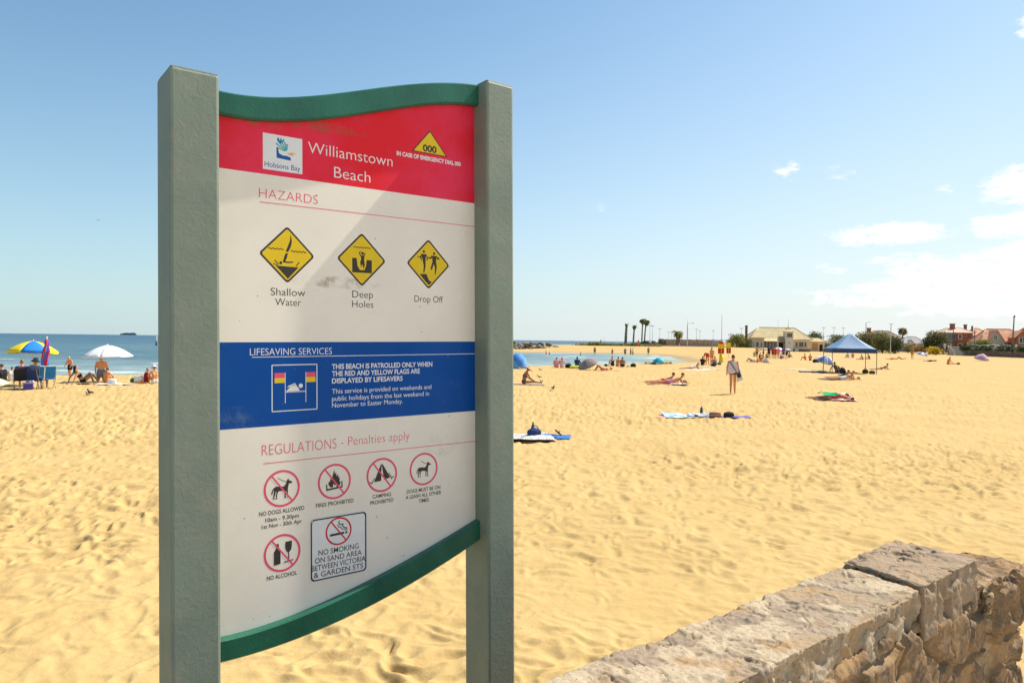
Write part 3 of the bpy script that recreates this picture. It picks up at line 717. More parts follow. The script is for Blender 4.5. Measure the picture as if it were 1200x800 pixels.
        d.poly([Q(*p) for p in ((-.42, -.42), (-.10, -.40), (.02, -.66), (.16, -.72), (.02, -.86), (-.16, -.70))], 2)
    diamond(336.7, 298.6, 32.6, shallow); diamond(424, 304.3, 30.6, deep); diamond(502.1, 309.6, 28.6, drop)
    # lifesaving band
    text('LIFESAVING SERVICES', (292.8, 416.4), (389, 414.8), 8.0, IWt, bold=-.006); line((295.2, 419.6), (559, 413.4), .8, IWt)
    for b_, l, r, cp in (('THIS BEACH IS PATROLLED ONLY WHEN', (389, 432.5), (506.5, 429), 5.6), ('THE RED AND YELLOW FLAGS ARE', (389, 440.5), (492, 437.3), 5.6), ('DISPLAYED BY LIFESAVERS', (389, 448.7), (471.8, 446), 5.6)):
        text(b_, l, r, cp, IWt, bold=.022)
    for b_, l, r in (('This service is provided on weekends and', (389, 461.4), (505.4, 455.2)), ('public holidays from the last weekend in', (389, 469.4), (502.8, 463.6)), ('November to Easter Monday.', (389, 477.6), (472, 472.2))):
        text(b_, l, r, 5.4, IWt)
    c = [UV(318.6, 428.2), UV(371.4, 426.3), UV(371.4, 478.7), UV(319, 482.4)]
    fx0, fx1 = (c[0].x+c[3].x)/2, (c[1].x+c[2].x)/2; fy1, fy0 = (c[0].y+c[1].y)/2, (c[2].y+c[3].y)/2
    F = lambda x, y: (fx0+(fx1-fx0)*x, fy0+(fy1-fy0)*y); fw = fx1-fx0
    d = D2(2*E); lw = fw*.02
    for a, b in ((F(0, 0), F(1, 0)), (F(1, 0), F(1, 1)), (F(1, 1), F(0, 1)), (F(0, 1), F(0, 0))): d.stroke([a, b], lw, 0, 0)
    for xa, xb, xp in ((.055, .285, .285), (.745, .965, .745)):
        d.poly([F(xa, .72), F(xb, .72), F(xb, .83), F(xa, .83)], 0, 1); d.poly([F(xa, .61), F(xb, .61), F(xb, .72), F(xa, .72)], 0, 2); d.stroke([F(xp, .83), F(xp, .17)], lw*.7, 1, 0)
    d.disc(F(.63, .535), fw*.048, 1); d.poly([F(*p) for p in ((.30, .42), (.44, .56), (.50, .585), (.60, .455), (.60, .425))], 1)
    d.poly([F(*p) for p in ((.32, .50), (.36, .545), (.50, .60), (.54, .54), (.49, .535), (.40, .525))], 1)
    d.stroke([F(.28+.46*i/36, .41+.012*math.sin(i*1.4)) for i in range(37)], lw*.9, 1)
    d.build('swimmer_symbol', [IWt, IR, IY], PN)
    # regulations
    text('REGULATIONS', (306.8, 533.9), (394.3, 525), 12.4, IR, bold=-.015); text('- Penalties apply', (399.6, 522.4), (480, 515), 10.4, IR, bold=-.015); line((308.6, 544.2), (559, 515.6), .9, IR)
    def prohib(px, py, rpx, draw, bar=True, ringm=IR, parent=PN, n=E):
        c = UV(px, py); r = (UV(px, py-rpx)-UV(px, py+rpx)).y/2; d = D2(n)
        d.ring(c, r, r*.88, 1, 0); draw(d, lambda *p: (c.x+p[0]*r, c.y+p[1]*r), r)
        if bar: a = r*.92*math.cos(R(52)); b = r*.92*math.sin(R(52)); d.stroke([(c.x-a, c.y+b), (c.x+a, c.y-b)], r*.09, 3, 0)
        d.build('prohibition_symbol', [ringm, IK], parent)
    def dog(d, Q, r, k=1.0):
        G = lambda x, y: Q(x*k, y*k)
        d.poly([G(*p) for p in ((-.42, .10), (-.30, .14), (.10, .10), (.22, .22), (.28, .42), (.36, .52), (.38, .42), (.58, .30), (.56, .24), (.38, .22), (.34, .02), (.30, -.16), (.22, -.16), (-.10, -.12), (-.22, -.14), (-.32, -.14), (-.44, -.02))], 2, 1)
        for leg in (((-.44, -.02), (-.34, -.06), (-.36, -.26), (-.44, -.50), (-.34, -.54), (-.50, -.54), (-.46, -.28)), ((-.30, -.10), (-.20, -.10), (-.26, -.30), (-.28, -.52), (-.20, -.54), (-.34, -.54)), ((.14, -.12), (.24, -.12), (.20, -.34), (.22, -.52), (.28, -.54), (.14, -.54)), ((.25, -.14), (.34, -.08), (.32, -.32), (.36, -.50), (.42, -.52), (.30, -.53))):
            d.poly([G(*p) for p in leg], 2, 1)
        d.stroke([G(-.40, .08), G(-.52, -.06), G(-.56, -.26)], .06*r, 2, 1); d.stroke([G(.26, .32), G(0, .44), G(-.22, .58)], .035*r, 2, 1)
    def fire(d, Q, r):
        d.poly([Q(*p) for p in ((-.26, -.30), (-.38, -.12), (-.34, .06), (-.28, -.02), (-.24, .20), (-.16, .10), (-.10, .42), (0, .66), (.02, .40), (.10, .52), (.12, .28), (.22, .40), (.24, .16), (.32, .22), (.30, .0), (.38, -.10), (.28, -.30), (.12, -.34), (.10, -.12), (.02, -.24), (-.06, -.10), (-.10, -.32))], 2, 1)
        d.poly([Q(*p) for p in ((-.50, -.48), (.46, -.40), (.46, -.30), (-.50, -.38))], 2, 1); d.stroke([Q(-.46, -.40), Q(-.48, -.14)], .07*r, 2, 1); d.stroke([Q(.46, -.36), Q(.44, -.04)], .07*r, 2, 1)
    def tent(d, Q, r):
        d.poly([Q(*p) for p in ((-.02, .66), (-.10, .56), (-.52, -.36), (-.06, -.34))], 2, 1); d.poly([Q(*p) for p in ((-.02, .66), (.08, .58), (.54, -.20), (.14, -.30))], 2, 1)
        d.stroke([Q(-.48, -.14), Q(-.66, -.42)], .05*r, 2, 1); d.stroke([Q(-.78, -.34), Q(-.62, -.44)], .05*r, 2, 1); d.stroke([Q(.44, .06), Q(.66, -.26)], .05*r, 2, 1); d.stroke([Q(.60, -.30), Q(.78, -.16)], .05*r, 2, 1)
    def booze(d, Q, r):
        d.poly([Q(*p) for p in ((-.46, -.60), (-.10, -.56), (-.10, .10), (-.18, .30), (-.20, .52), (-.34, .52), (-.34, .28), (-.46, .10))], 2, 1)
        d.poly([Q(*p) for p in ((.16, .56), (.52, .58), (.52, .30), (.48, .10), (.36, -.02), (.30, -.03), (.20, .08), (.15, .28))], 2, 1); d.stroke([Q(.34, 0), Q(.35, -.48)], .06*r, 2, 1); d.stroke([Q(.10, -.52), Q(.58, -.46)], .06*r, 2, 1)
    prohib(330.4, 572, 21.6, dog); prohib(392, 563.8, 20.7, fire); prohib(447.6, 556.2, 20, tent); prohib(496.6, 549.2, 19, lambda d, Q, r: dog(d, Q, r, .88), bar=False); prohib(330.9, 647.4, 22, booze)
    for b_, l, r, cp in (('NO DOGS ALLOWED', (303.6, 604.4), (356.6, 597), 4.8), ('10am - 9.30pm', (311, 611.4), (350.2, 605.8), 4.6), ('1st Nov - 30th Apr', (306.6, 619), (353.7, 612.6), 4.6), ('FIRES PROHIBITED', (370.2, 594.4), (414.4, 588.2), 4.5), ('CAMPING', (436.6, 583.8), (458.2, 580.8), 4.3),
                         ('PROHIBITED', (433.8, 591.2), (461, 587.4), 4.3), ('DOGS MUST BE ON', (476.6, 577.9), (516, 572.5), 4.1), ('A LEASH ALL OTHER', (475.4, 584.6), (517, 578.6), 4.1), ('TIMES', (490.5, 589), (502.6, 587), 4.1), ('NO ALCOHOL', (312.6, 680), (347.9, 672.6), 4.8)):
        text(b_, l, r, cp, IK, bold=.016)
    # the screwed-on no smoking plate
    c = [UV(362.6, 608.4), UV(429.4, 597.2), UV(429.9, 668), UV(362.8, 683)]
    x0, x1 = (c[0].x+c[3].x)/2, (c[1].x+c[2].x)/2; y1, y0 = (c[0].y+c[1].y)/2, (c[2].y+c[3].y)/2; cx, cy, hw, hh = (x0+x1)/2, (y0+y1)/2, (x1-x0)/2, (y1-y0)/2
    pl = B(); q = B()
    dd = D2(.0); dd.rrect((cx, cy), hw, hh, .014); me = dd.b.bm
    ex = bmesh.ops.extrude_face_region(me, geom=list(me.faces))['geom']
    for v in ex:
        if isinstance(v, bmesh.types.BMVert): v.co.y = -.003
    plate = dd.build('no_smoking_plate', IPale, S)
    d = D2(.0031); d.rrect((cx, cy), hw*.975, hh*.975, .013, 0, 0); d.rrect((cx, cy), hw*.925, hh*.93, .011, 1, 1); d.build('plate_border', [IK, IPale], plate)
    n0 = .0031+3*E
    def smoke(d, Q, r):
        d.poly([Q(*p) for p in ((-.66, -.30), (.42, -.26), (.42, -.10), (-.66, -.14))], 2, 1); d.poly([Q(*p) for p in ((.50, -.26), (.66, -.25), (.66, -.09), (.50, -.10))], 2, 1)
        d.stroke([Q(.64, -.02), Q(.62, .14), Q(.44, .20), (Q(.30, .30)), Q(.34, .46), Q(.12, .44), Q(0, .58), Q(.06, .72)], .07*r, 2, 1); d.stroke([Q(.52, -.02), Q(.48, .08), Q(.26, .10), Q(.16, .26), Q(.0, .30), Q(-.08, .46)], .06*r, 2, 1)
    prohib(396.4, 621.6, 16.3, smoke, ringm=IRR, parent=plate, n=n0-E)
    for b_, l, r in (('NO SMOKING', (372.7, 650.6), (419.8, 641.6)), ('ON SAND AREA', (368.4, 660.2), (423.4, 649)), ('BETWEEN VICTORIA', (364.9, 669.8), (427.4, 655.6)), ('& GARDEN STS', (367.3, 677.6), (425, 664))):
        text(b_, l, r, 6.2, IK, bold=.006, n=n0, parent=plate)
    # fixings
    for px, py in ((427.5, 652.5), (366, 612)):
        c = UV(px, py, .004); b = B(); b.ball((c.x, -.0035, c.y), .0035, .002, .0035); b.build('screw', mat('steel', (.5, .5, .5), .35, metal=1), plate)
build_sign()
# ------------------------------------------------------------------ people
SK1 = skin((.52, .27, .15)); SK2 = skin((.62, .36, .22)); SK3 = skin((.36, .17, .09)); SKR = skin((.66, .29, .13))
HD = cmat('hair', (.025, .016, .012), rough=.6); HB = cmat('hair', (.11, .055, .025), rough=.6); HR = cmat('hair', (.36, .13, .04), rough=.6); HBL = cmat('hair', (.50, .34, .14), rough=.6); HG = cmat('hair', (.5, .48, .45), rough=.7)
V = Vector
class Flesh(B):
    def cap(s, p0, r0, p1, r1):
        p0, p1 = V(p0), V(p1)
        g = bmesh.ops.create_icosphere(s.bm, subdivisions=2, radius=1)['verts']
        d = p1-p0
        q = d.to_track_quat('Z', 'Y') if d.length > 1e-6 else V((0, 0, 1)).to_track_quat('Z', 'Y')
        for v in g:
            c = v.co.copy(); up = c.z >= 0
            v.co = (p1 if up else p0)+q @ (c*(r1 if up else r0))
        return s
    def ell(s, c, ax, qt=None):
        g = bmesh.ops.create_icosphere(s.bm, subdivisions=2, radius=1)['verts']
        for v in g:
            w = V((v.co.x*ax[0], v.co.y*ax[1], v.co.z*ax[2]))
            v.co = V(c)+(qt @ w if qt else w)
        return s
    def grow(s, name, m, parent, voxel, smooth=2):
        me = bpy.data.meshes.new(name); s.bm.to_mesh(me); s.bm.free(); me.materials.append(m)
        o = link(name, me, None, parent)
        md = o.modifiers.new('skin', 'REMESH'); md.mode = 'VOXEL'; md.voxel_size = voxel; md.use_smooth_shade = True
        if smooth:
            sm = o.modifiers.new('smooth', 'SMOOTH'); sm.iterations = smooth; sm.factor = .5
        return o
def J(kind):
    """Joint positions of a 1.7 m body looking along +y."""
    d = {}
    def S(pel, che, nek, hed, sh, el, wr, hip, kn, an, toe, face=(0, 1, 0), head_up=None):
        d.update(pel=V(pel), che=V(che), nek=V(nek), hed=V(hed), face=V(face))
        for k, v in dict(sh=sh, el=el, wr=wr, hip=hip, kn=kn, an=an, toe=toe).items():
            if isinstance(v[0], (tuple, list)): d[k+'l'], d[k+'r'] = V(v[0]), V(v[1])
            else: d[k+'l'], d[k+'r'] = V((-v[0], v[1], v[2])), V(v)
    if kind == 'stand':
        S((0, 0, .95), (0, -.01, 1.28), (0, 0, 1.46), (0, .025, 1.60), (.185, -.005, 1.41), (.235, -.03, 1.13), (.235, .05, .89), (.09, 0, .90), (.10, .02, .49), (.105, -.02, .08), (.125, .15, .03))
    elif kind == 'walk':
        S((0, 0, .94), (0, .01, 1.27), (0, .025, 1.45), (0, .05, 1.59), (.18, .01, 1.40), ((-.24, -.06, 1.14), (.23, -.02, 1.13)), ((-.26, .0, .90), (.24, .16, .95)), (.085, 0, .90), ((-.08, .06, .49), (.075, .05, .48)), ((-.075, -.10, .09), (.08, .07, .075)), ((-.08, .05, .02), (.09, .24, .03)))
    elif kind == 'wade':
        S((0, 0, .92), (0, .04, 1.24), (0, .07, 1.42), (0, .12, 1.55), (.18, .06, 1.37), ((-.27, .06, 1.12), (.26, .1, 1.12)), ((-.26, .2, .93), (.24, .26, .93)), (.09, 0, .88), ((-.10, .10, .48), (.10, .02, .47)), ((-.11, .0, .08), (.11, -.1, .08)), ((-.12, .15, .03), (.12, .05, .03)))
    elif kind == 'bend':
        S((0, 0, .90), (0, .26, 1.10), (0, .42, 1.16), (0, .55, 1.15), (.18, .36, 1.10), (.22, .46, .84), (.17, .52, .60), (.09, 0, .86), (.11, .05, .47), (.12, -.02, .08), (.13, .15, .03), face=(0, .7, -.7))
    elif kind == 'knees':
        S((0, 0, .13), (0, .02, .45), (0, .07, .64), (0, .12, .78), (.18, .06, .58), (.25, .27, .38), (.08, .48, .42), (.09, .02, .12), (.11, .40, .46), (.11, .55, .08), (.12, .72, .03))
    elif kind == 'recline':
        S((0, 0, .13), (0, -.20, .40), (0, -.31, .56), (0, -.32, .71), (.18, -.28, .52), (.26, -.45, .28), (.26, -.52, .05), (.09, .03, .12), ((-.12, .36, .44), (.12, .40, .38)), ((-.12, .52, .07), (.12, .62, .07)), ((-.13, .68, .03), (.13, .78, .03)))
    elif kind == 'legs_out':
        S((0, 0, .13), (0, .05, .45), (0, .14, .63), (0, .22, .76), (.18, .12, .57), (.24, .25, .34), (.16, .45, .22), (.09, .05, .12), (.11, .48, .13), (.12, .90, .08), (.14, .96, .20), face=(0, .9, -.4))
    elif kind == 'prone':
        S((0, -.05, .13), (0, .28, .22), (0, .46, .32), (0, .53, .45), (.18, .42, .27), (.22, .50, .05), (.12, .74, .05), (.09, -.1, .12), (.11, -.52, .08), (.12, -.93, .07), (.13, -1.08, .05))
    elif kind == 'flat':
        S((0, -.05, .12), (0, .28, .14), (0, .47, .15), (0, .60, .15), (.18, .42, .13), (.30, .58, .06), (.18, .76, .06), (.09, -.1, .11), (.11, -.52, .08), (.12, -.93, .07), (.13, -1.08, .05), face=(0, .3, -1))
    elif kind == 'back_up':
        S((0, 0, .12), (0, -.33, .13), (0, -.52, .15), (0, -.66, .17), (.18, -.46, .12), (.28, -.26, .07), (.24, -.02, .07), (.09, .05, .12), (.11, .36, .40), (.11, .58, .07), (.12, .74, .03), face=(0, .3, 1))
    elif kind == 'chair':
        S((0, 0, .46), (0, -.07, .78), (0, -.10, .97), (0, -.07, 1.12), (.185, -.10, .92), (.27, .04, .68), (.24, .28, .62), (.09, .03, .45), (.13, .44, .44), (.12, .46, .08), (.13, .62, .03))
    elif kind == 'kneel':
        S((0, 0, .50), (0, .05, .83), (0, .09, 1.01), (0, .14, 1.15), (.19, .07, .96), (.25, .05, .68), (.22, .20, .48), (.09, .02, .46), (.12, .08, .09), (.12, -.36, .07), (.12, -.50, .04))
    return d
def hand(fl, wr, el, k, fine, sgn):
    d = (wr-el).normalized(); side = d.cross(V((0, 1, 0))); side = side.normalized() if side.length > .1 else V((1, 0, 0)); side *= sgn
    nrm = side.cross(d).normalized()
    if not fine:
        fl.cap(wr+d*.02*k, .030*k, wr+d*.12*k, .026*k); fl.cap(wr+d*.03*k-nrm*.02*k, .016*k, wr+d*.09*k-nrm*.045*k, .013*k); return
    fl.cap(wr, .026*k, wr+d*.05*k, .030*k); fl.cap(wr+d*.05*k-nrm*.022*k, .017*k, wr+d*.082*k-nrm*.026*k, .014*k); fl.cap(wr+d*.05*k+nrm*.022*k, .017*k, wr+d*.078*k+nrm*.028*k, .013*k)
    for i, (o, L) in enumerate(((-.031, .070), (-.010, .080), (.011, .074), (.031, .058))):
        a = wr+d*.082*k+nrm*o*k; b = a+d*L*.55*k+nrm*o*.12*k+side*.008*k; c = b+d*L*.42*k+side*.022*k
        fl.cap(a, .0095*k, b, .0085*k); fl.cap(b, .0085*k, c, .0075*k)
    a = wr+d*.03*k-nrm*.028*k; b = a+d*.032*k-nrm*.030*k; fl.cap(a, .013*k, b, .0105*k); fl.cap(b, .0105*k, b+d*.032*k-nrm*.008*k, .009*k)
def person(name, label, loc, rz, kind, skin_m, hair_m, wear=(), h=1.7, group=None, build=1.0, hair='short', hat=None, fine=False, lower=0):
    """wear: list of (garment, material). Returns the person's root."""
    root = thing(name, label, 'person', loc, rz, group); k = h/1.7; d = J(kind)
    for q in d:
        if q != 'face': d[q] = d[q]*k
    b = build*k; vox = .0085 if fine else .017
    f = Flesh()
    hd, nk, ch, pl = d['hed'], d['nek'], d['che'], d['pel']
    upv = (hd-nk).normalized(); fc = (d['face']-upv*d['face'].dot(upv)).normalized(); rt = fc.cross(upv).normalized()
    hq = Matrix((rt, fc, upv)).transposed().to_quaternion()
    f.ell(hd+upv*.025*k, (.073*k, .092*k, .100*k), hq); f.ell(hd-upv*.045*k+fc*.02*k, (.056*k, .066*k, .062*k), hq)
    f.cap(hd+fc*.085*k+upv*.005*k, .012*k, hd+fc*.104*k-upv*.022*k, .015*k)
    for s in (-1, 1): f.ell(hd+rt*s*.076*k, (.014*k, .022*k, .03*k), hq)
    f.cap(nk-upv*.05*k, .062*b, hd-upv*.03*k, .055*k)
    shl, shr = d['shl'], d['shr']; ax = (shr-shl).normalized()
    ribs = pl.lerp(ch, .85); waist = pl.lerp(ch, .42)
    for s in (-1, 1):
        f.cap(ch+ax*s*.065*b, .105*b, ribs+ax*s*.05*b, .10*b); f.cap(waist+ax*s*.045*b, .092*b, pl+ax*s*.07*b, .105*b); f.cap(ribs+ax*s*.05*b, .098*b, waist+ax*s*.045*b, .092*b)
    f.cap(nk-upv*.02*k, .06*b, shl.lerp(shr, .2), .07*b); f.cap(nk-upv*.02*k, .06*b, shl.lerp(shr, .8), .07*b)
    for s, g in (('l', -1), ('r', 1)):
        f.cap(d['sh'+s], .060*b, d['el'+s], .042*b); f.cap(d['el'+s], .042*b, d['wr'+s], .029*b)
        hand(f, d['wr'+s], d['el'+s], k, fine, g)
        f.cap(d['hip'+s], .092*b, d['kn'+s], .058*b); m = d['kn'+s].lerp(d['an'+s], .3)
        f.cap(d['kn'+s], .056*b, m, .057*b); f.cap(m, .057*b, d['an'+s], .036*b)
        f.cap(d['an'+s]-V((0, 0, .02*k)), .036*k, d['toe'+s], .026*k)
    f.grow('body', skin_m, root, vox)
    # hair
    if hair_m is not None:
        hh = Flesh(); hh.ell(hd+upv*.045*k-fc*.022*k, (.082*k, .088*k, .088*k), hq)
        if hair == 'long': hh.cap(hd-fc*.05*k, .075*k, nk-fc*.075*k-upv*.06*k, .045*k)
        if hair == 'bun': hh.ell(hd+upv*.10*k-fc*.07*k, (.045*k,)*3, hq)
        hh.grow('hair', hair_m, root, .018, 1)
    # clothing, a little proud of the body
    o = .016*k
    for wname, wm in wear:
        c = Flesh(); legs = {'shorts': .55, 'trunks': .42, 'trousers': 1.0, 'bottom': 0}
        if wname in legs:
            for s in (-1, 1): c.cap(pl+ax*s*.07*b, .105*b+o, pl.lerp(waist, .45 if wname != 'bottom' else .22)+ax*s*.055*b, .097*b+o)
            t = legs[wname]
            if t:
                for s in 'lr': c.cap(d['hip'+s], .096*b+o, d['hip'+s].lerp(d['kn'+s], min(t*1.0, 1)), (.092-.030*min(t, 1))*b+o*1.4)
            nm = 'swimsuit' if wname == 'bottom' else 'shorts'
        elif wname == 'bikini_top':
            for s in (-1, 1): c.cap(ribs.lerp(ch, .3)+ax*s*.065*b, .103*b+o*.7, ribs+ax*s*.06*b, .101*b+o*.7)
            nm = 'bikini_top'
        elif wname == 'one_piece':
            for s in (-1, 1):
                c.cap(ribs.lerp(ch, .6)+ax*s*.06*b, .105*b+o*.7, waist+ax*s*.045*b, .093*b+o*.7); c.cap(waist+ax*s*.045*b, .093*b+o*.7, pl+ax*s*.065*b, .107*b+o*.7)
            nm = 'swimsuit'
        elif wname in ('shirt', 'dress', 'vest'):
            for s in (-1, 1):
                c.cap(ch+ax*s*.065*b, .108*b+o, ribs+ax*s*.05*b, .104*b+o); c.cap(ribs+ax*s*.05*b, .103*b+o, waist+ax*s*.045*b, .100*b+o); c.cap(waist+ax*s*.045*b, .100*b+o, pl+ax*s*.06*b, .108*b+o)
            c.cap(nk-upv*.05*k, .066*b+o*.4, shl.lerp(shr, .18), .072*b+o); c.cap(nk-upv*.05*k, .066*b+o*.4, shl.lerp(shr, .82), .072*b+o)
            if wname != 'vest':
                for s in 'lr': c.cap(d['sh'+s], .062*b+o, d['sh'+s].lerp(d['el'+s], .75), .052*b+o)
            if wname == 'dress':
                for s in 'lr': c.cap(d['hip'+s], .10*b+o, d['hip'+s].lerp(d['kn'+s], .6), .10*b+o)
            nm = 'shirt' if wname != 'dress' else 'dress'
        c.grow(nm, wm, root, .018, 1)
    if hat:
        c = B(); kind_, hm = hat; top = hd+upv*.075*k
        ring = lambda r, z: [c.bm.verts.new(top+rt*(r*math.cos(a)*k)+fc*(r*1.08*math.sin(a)*k)+upv*z*k) for a in [2*math.pi*i/20 for i in range(20)]]
        br = .24 if kind_ == 'sun' else .165
        rows = [ring(br, -.045), ring(br*.8, -.015), ring(.092, .0), ring(.088, .06), ring(.06, .10), ring(.012, .112)]
        rows2 = [ring(br*.99, -.057), ring(.09, -.012)]
        for a, bb_ in zip(rows, rows[1:]):
            for i in range(20): c.bm.faces.new((a[i], a[(i+1) % 20], bb_[(i+1) % 20], bb_[i]))
        c.bm.faces.new(rows[-1])
        for i in range(20): c.bm.faces.new((rows[0][i], rows2[0][i], rows2[0][(i+1) % 20], rows[0][(i+1) % 20])); c.bm.faces.new((rows2[0][i], rows2[1][i], rows2[1][(i+1) % 20], rows2[0][(i+1) % 20]))
        c.build('hat', hm, root, smooth=True)
    return root

# ------------------------------------------------------------------ beach things
def umbrella(label, loc, rz, tilt, rad, height, mats, gores=8, drop=.38, pole_r=.016, valance=.10, sink=0, group=None, tilt_dir=0, name='beach_umbrella', bulge=.12):
    r = thing(name, label, 'umbrella', loc, rz, group)
    tm = Matrix.Rotation(tilt_dir, 4, 'Z') @ Matrix.Rotation(tilt, 4, 'Y') @ Matrix.Rotation(-tilt_dir, 4, 'Z')
    if sink: off = V((0, 0, -sink))
    else: off = V((0, 0, 0))
    c = B(); n = gores; seg = 7; sub = 5
    low = height*math.cos(tilt)-drop*math.cos(tilt)-valance-rad*abs(math.sin(tilt))
    if low < 0: height += -low/math.cos(tilt)
    apex = height-off.z*0
    def pt(i_f, t):
        a = 2*math.pi*i_f/n; fr = abs((i_f % 1)-.5)*2                # 1 at a rib, 0 between ribs
        rr = rad*t*(1-.07*(1-fr**2)*t)
        z = height-drop*(.38*t+.62*t**2.2)
        return tm @ (V((rr*math.cos(a), rr*math.sin(a), z)))+off
    for g in range(n):
        mi = g % len(mats)
        vs = [[c.bm.verts.new(pt(g+j/sub, .02+.98*i/seg)) for j in range(sub+1)] for i in range(seg+1)]
        for i in range(seg):
            for j in range(sub):
                f = c.bm.faces.new((vs[i][j], vs[i+1][j], vs[i+1][j+1], vs[i][j+1])); f.material_index = mi; f.smooth = True
        low = [c.bm.verts.new(v.co+(tm @ V((0, 0, -valance*(.85+.3*abs(math.sin(j/sub*math.pi))))))) for j, v in enumerate(vs[seg])]
        if valance:
            for j in range(sub):
                f = c.bm.faces.new((vs[seg][j], low[j], low[j+1], vs[seg][j+1])); f.material_index = mi
    o = c.build('canopy', list(mats), r); sd_ = o.modifiers.new('cloth', 'SOLIDIFY'); sd_.thickness = .006
    p = B(); a = tm @ V((0, 0, height+.05))+off
    base = tm @ V((0, 0, 0))+off
    p.tube(base-V((0, 0, .3))*0, a, pole_r); p.build('pole', paint((.75, .73, .68)), r)
    rb = B()
    for g in range(n):
        rb.tube(pt(g, .03)-V((0, 0, .012)), pt(g, .55)-V((0, 0, .012)), .006, n=5); rb.tube(pt(g, .55)-V((0, 0, .012)), pt(g, .98)-V((0, 0, .012)), .006, n=5)
    rb.build('rib_frame', paint((.6, .6, .6)), r)
    return r
def towel(label, loc, rz, L_, W_, m, group=None, name='beach_towel', wrinkle=.02, cat='towel'):
    n1, n2 = 28, 16; x, y = np.meshgrid(np.linspace(-.5, .5, n1)*L_, np.linspace(-.5, .5, n2)*W_, indexing='ij')
    sd_ = int(abs(loc[0]*13+loc[1]*7)) % 97
    z = .012+wrinkle*(.6+fbm(x*3, y*3, oct=3, seed=sd_))
    x = x+.03*fbm(x*2+5, y*2, oct=2, seed=sd_+1); y = y+.04*fbm(x*2, y*2+9, oct=2, seed=sd_+2)
    v = np.stack([x, y, z], -1).reshape(-1, 3)
    me = npmesh(name, v, grid_faces(n1, n2)[:, ::-1]); o = link(name, me, m, None, True); o.location = loc; o.rotation_euler = (0, 0, rz)
    md = o.modifiers.new('cloth', 'SOLIDIFY'); md.thickness = .008
    return tag(o, label, cat, group)
def stripes(name, cols, sc, axis=0):
    m = bpy.data.materials.new(name); m.use_nodes = True; nt = m.node_tree; N = nt.nodes.new; L = nt.links.new; b = nt.nodes['Principled BSDF']; b.inputs['Roughness'].default_value = .9
    tc = N('ShaderNodeTexCoord'); sx = N('ShaderNodeSeparateXYZ'); L(tc.outputs['Object'], sx.inputs[0])
    ml = N('ShaderNodeMath'); ml.operation = 'MULTIPLY'; L(sx.outputs[axis], ml.inputs[0]); ml.inputs[1].default_value = sc
    fr = N('ShaderNodeMath'); fr.operation = 'FRACT'; L(ml.outputs[0], fr.inputs[0]); r = N('ShaderNodeValToRGB'); r.color_ramp.interpolation = 'CONSTANT'
    e = r.color_ramp.elements; n = len(cols)
    while len(e) < n: e.new(.5)
    for i, c in enumerate(cols): e[i].position = i/n; e[i].color = (*c, 1)
    L(fr.outputs[0], r.inputs[0]); L(r.outputs[0], b.inputs['Base Color']); return m
def patterned(name, c1, c2, sc=14, thr=.32):
    m = bpy.data.materials.new(name); m.use_nodes = True; nt = m.node_tree; N = nt.nodes.new; L = nt.links.new; b = nt.nodes['Principled BSDF']; b.inputs['Roughness'].default_value = .9
    tc = N('ShaderNodeTexCoord'); v = N('ShaderNodeTexVoronoi'); v.inputs['Scale'].default_value = sc; L(tc.outputs['Object'], v.inputs['Vector'])
    r = N('ShaderNodeMath'); r.operation = 'GREATER_THAN'; L(v.outputs['Distance'], r.inputs[0]); r.inputs[1].default_value = thr
    mx = N('ShaderNodeMix'); mx.data_type = 'RGBA'; L(r.outputs[0], mx.inputs[0]); mx.inputs[6].default_value = (*c1, 1); mx.inputs[7].default_value = (*c2, 1); L(mx.outputs[2], b.inputs['Base Color']); return m
def bag(label, loc, rz, s, m, group=None, name='beach_bag', strap=True, cat='bag', squash=1):
    r = thing(name, label, cat, loc, rz, group)
    f = Flesh(); f.ell((0, 0, .15*s), (.24*s, .13*s, .15*s*squash)); f.cap((-.14*s, 0, .08*s), .09*s, (.14*s, 0, .08*s), .09*s); f.ell((.03*s, .02*s, .26*s*squash), (.15*s, .08*s, .05*s))
    f.grow('sack', m, r, .02, 1)
    if strap:
        b = B(); pr = None
        for i in range(13):
            a = math.pi*i/12; p = V((math.cos(a)*.14*s, -.02*s, .22*s*squash+math.sin(a)*.16*s))
            if pr is not None: b.tube(pr, p, .012*s, n=6)
            pr = p
        b.build('strap', m, r)
    return r
def chair(label, loc, rz, seat_m, frame_m, name='folding_chair', s=1.0, cat='chair'):
    r = thing(name, label, cat, loc, rz); k = s
    b = B(); b.prism([(-.27*k, -.22*k, .36*k), (.27*k, -.22*k, .36*k), (.27*k, .26*k, .41*k), (-.27*k, .26*k, .41*k)], (0, 0, .02)); b.build('seat', seat_m, r)
    b = B(); b.prism([(-.27*k, -.20*k, .40*k), (.27*k, -.20*k, .40*k), (.27*k, -.36*k, .90*k), (-.27*k, -.36*k, .90*k)], (0, -.02, 0)); b.build('backrest', seat_m, r)
    for x in (-.29*k, .29*k):
        b = B(); b.tube((x, .27*k, 0), (x, -.22*k, .38*k), .014); b.tube((x, -.30*k, 0), (x, .27*k, .41*k), .014); b.tube((x, -.20*k, .34*k), (x, -.37*k, .92*k), .014); b.build('side_frame', frame_m, r)
        b = B(); b.box(x-.03*k, x+.03*k, -.24*k, .28*k, .58*k, .605*k, bev=.008); b.tube((x, .26*k, .40*k), (x, .26*k, .58*k), .012); b.build('armrest', frame_m, r)
    return r
def rot_to(px):  # rotation for something facing straight away from the viewer at this column
    return -math.atan2(px-600, FPX)
LYING_R, LYING_L = -math.pi/2, math.pi/2      # head towards +x / -x for face-down poses
def g3(px, py): return ground(px, py)

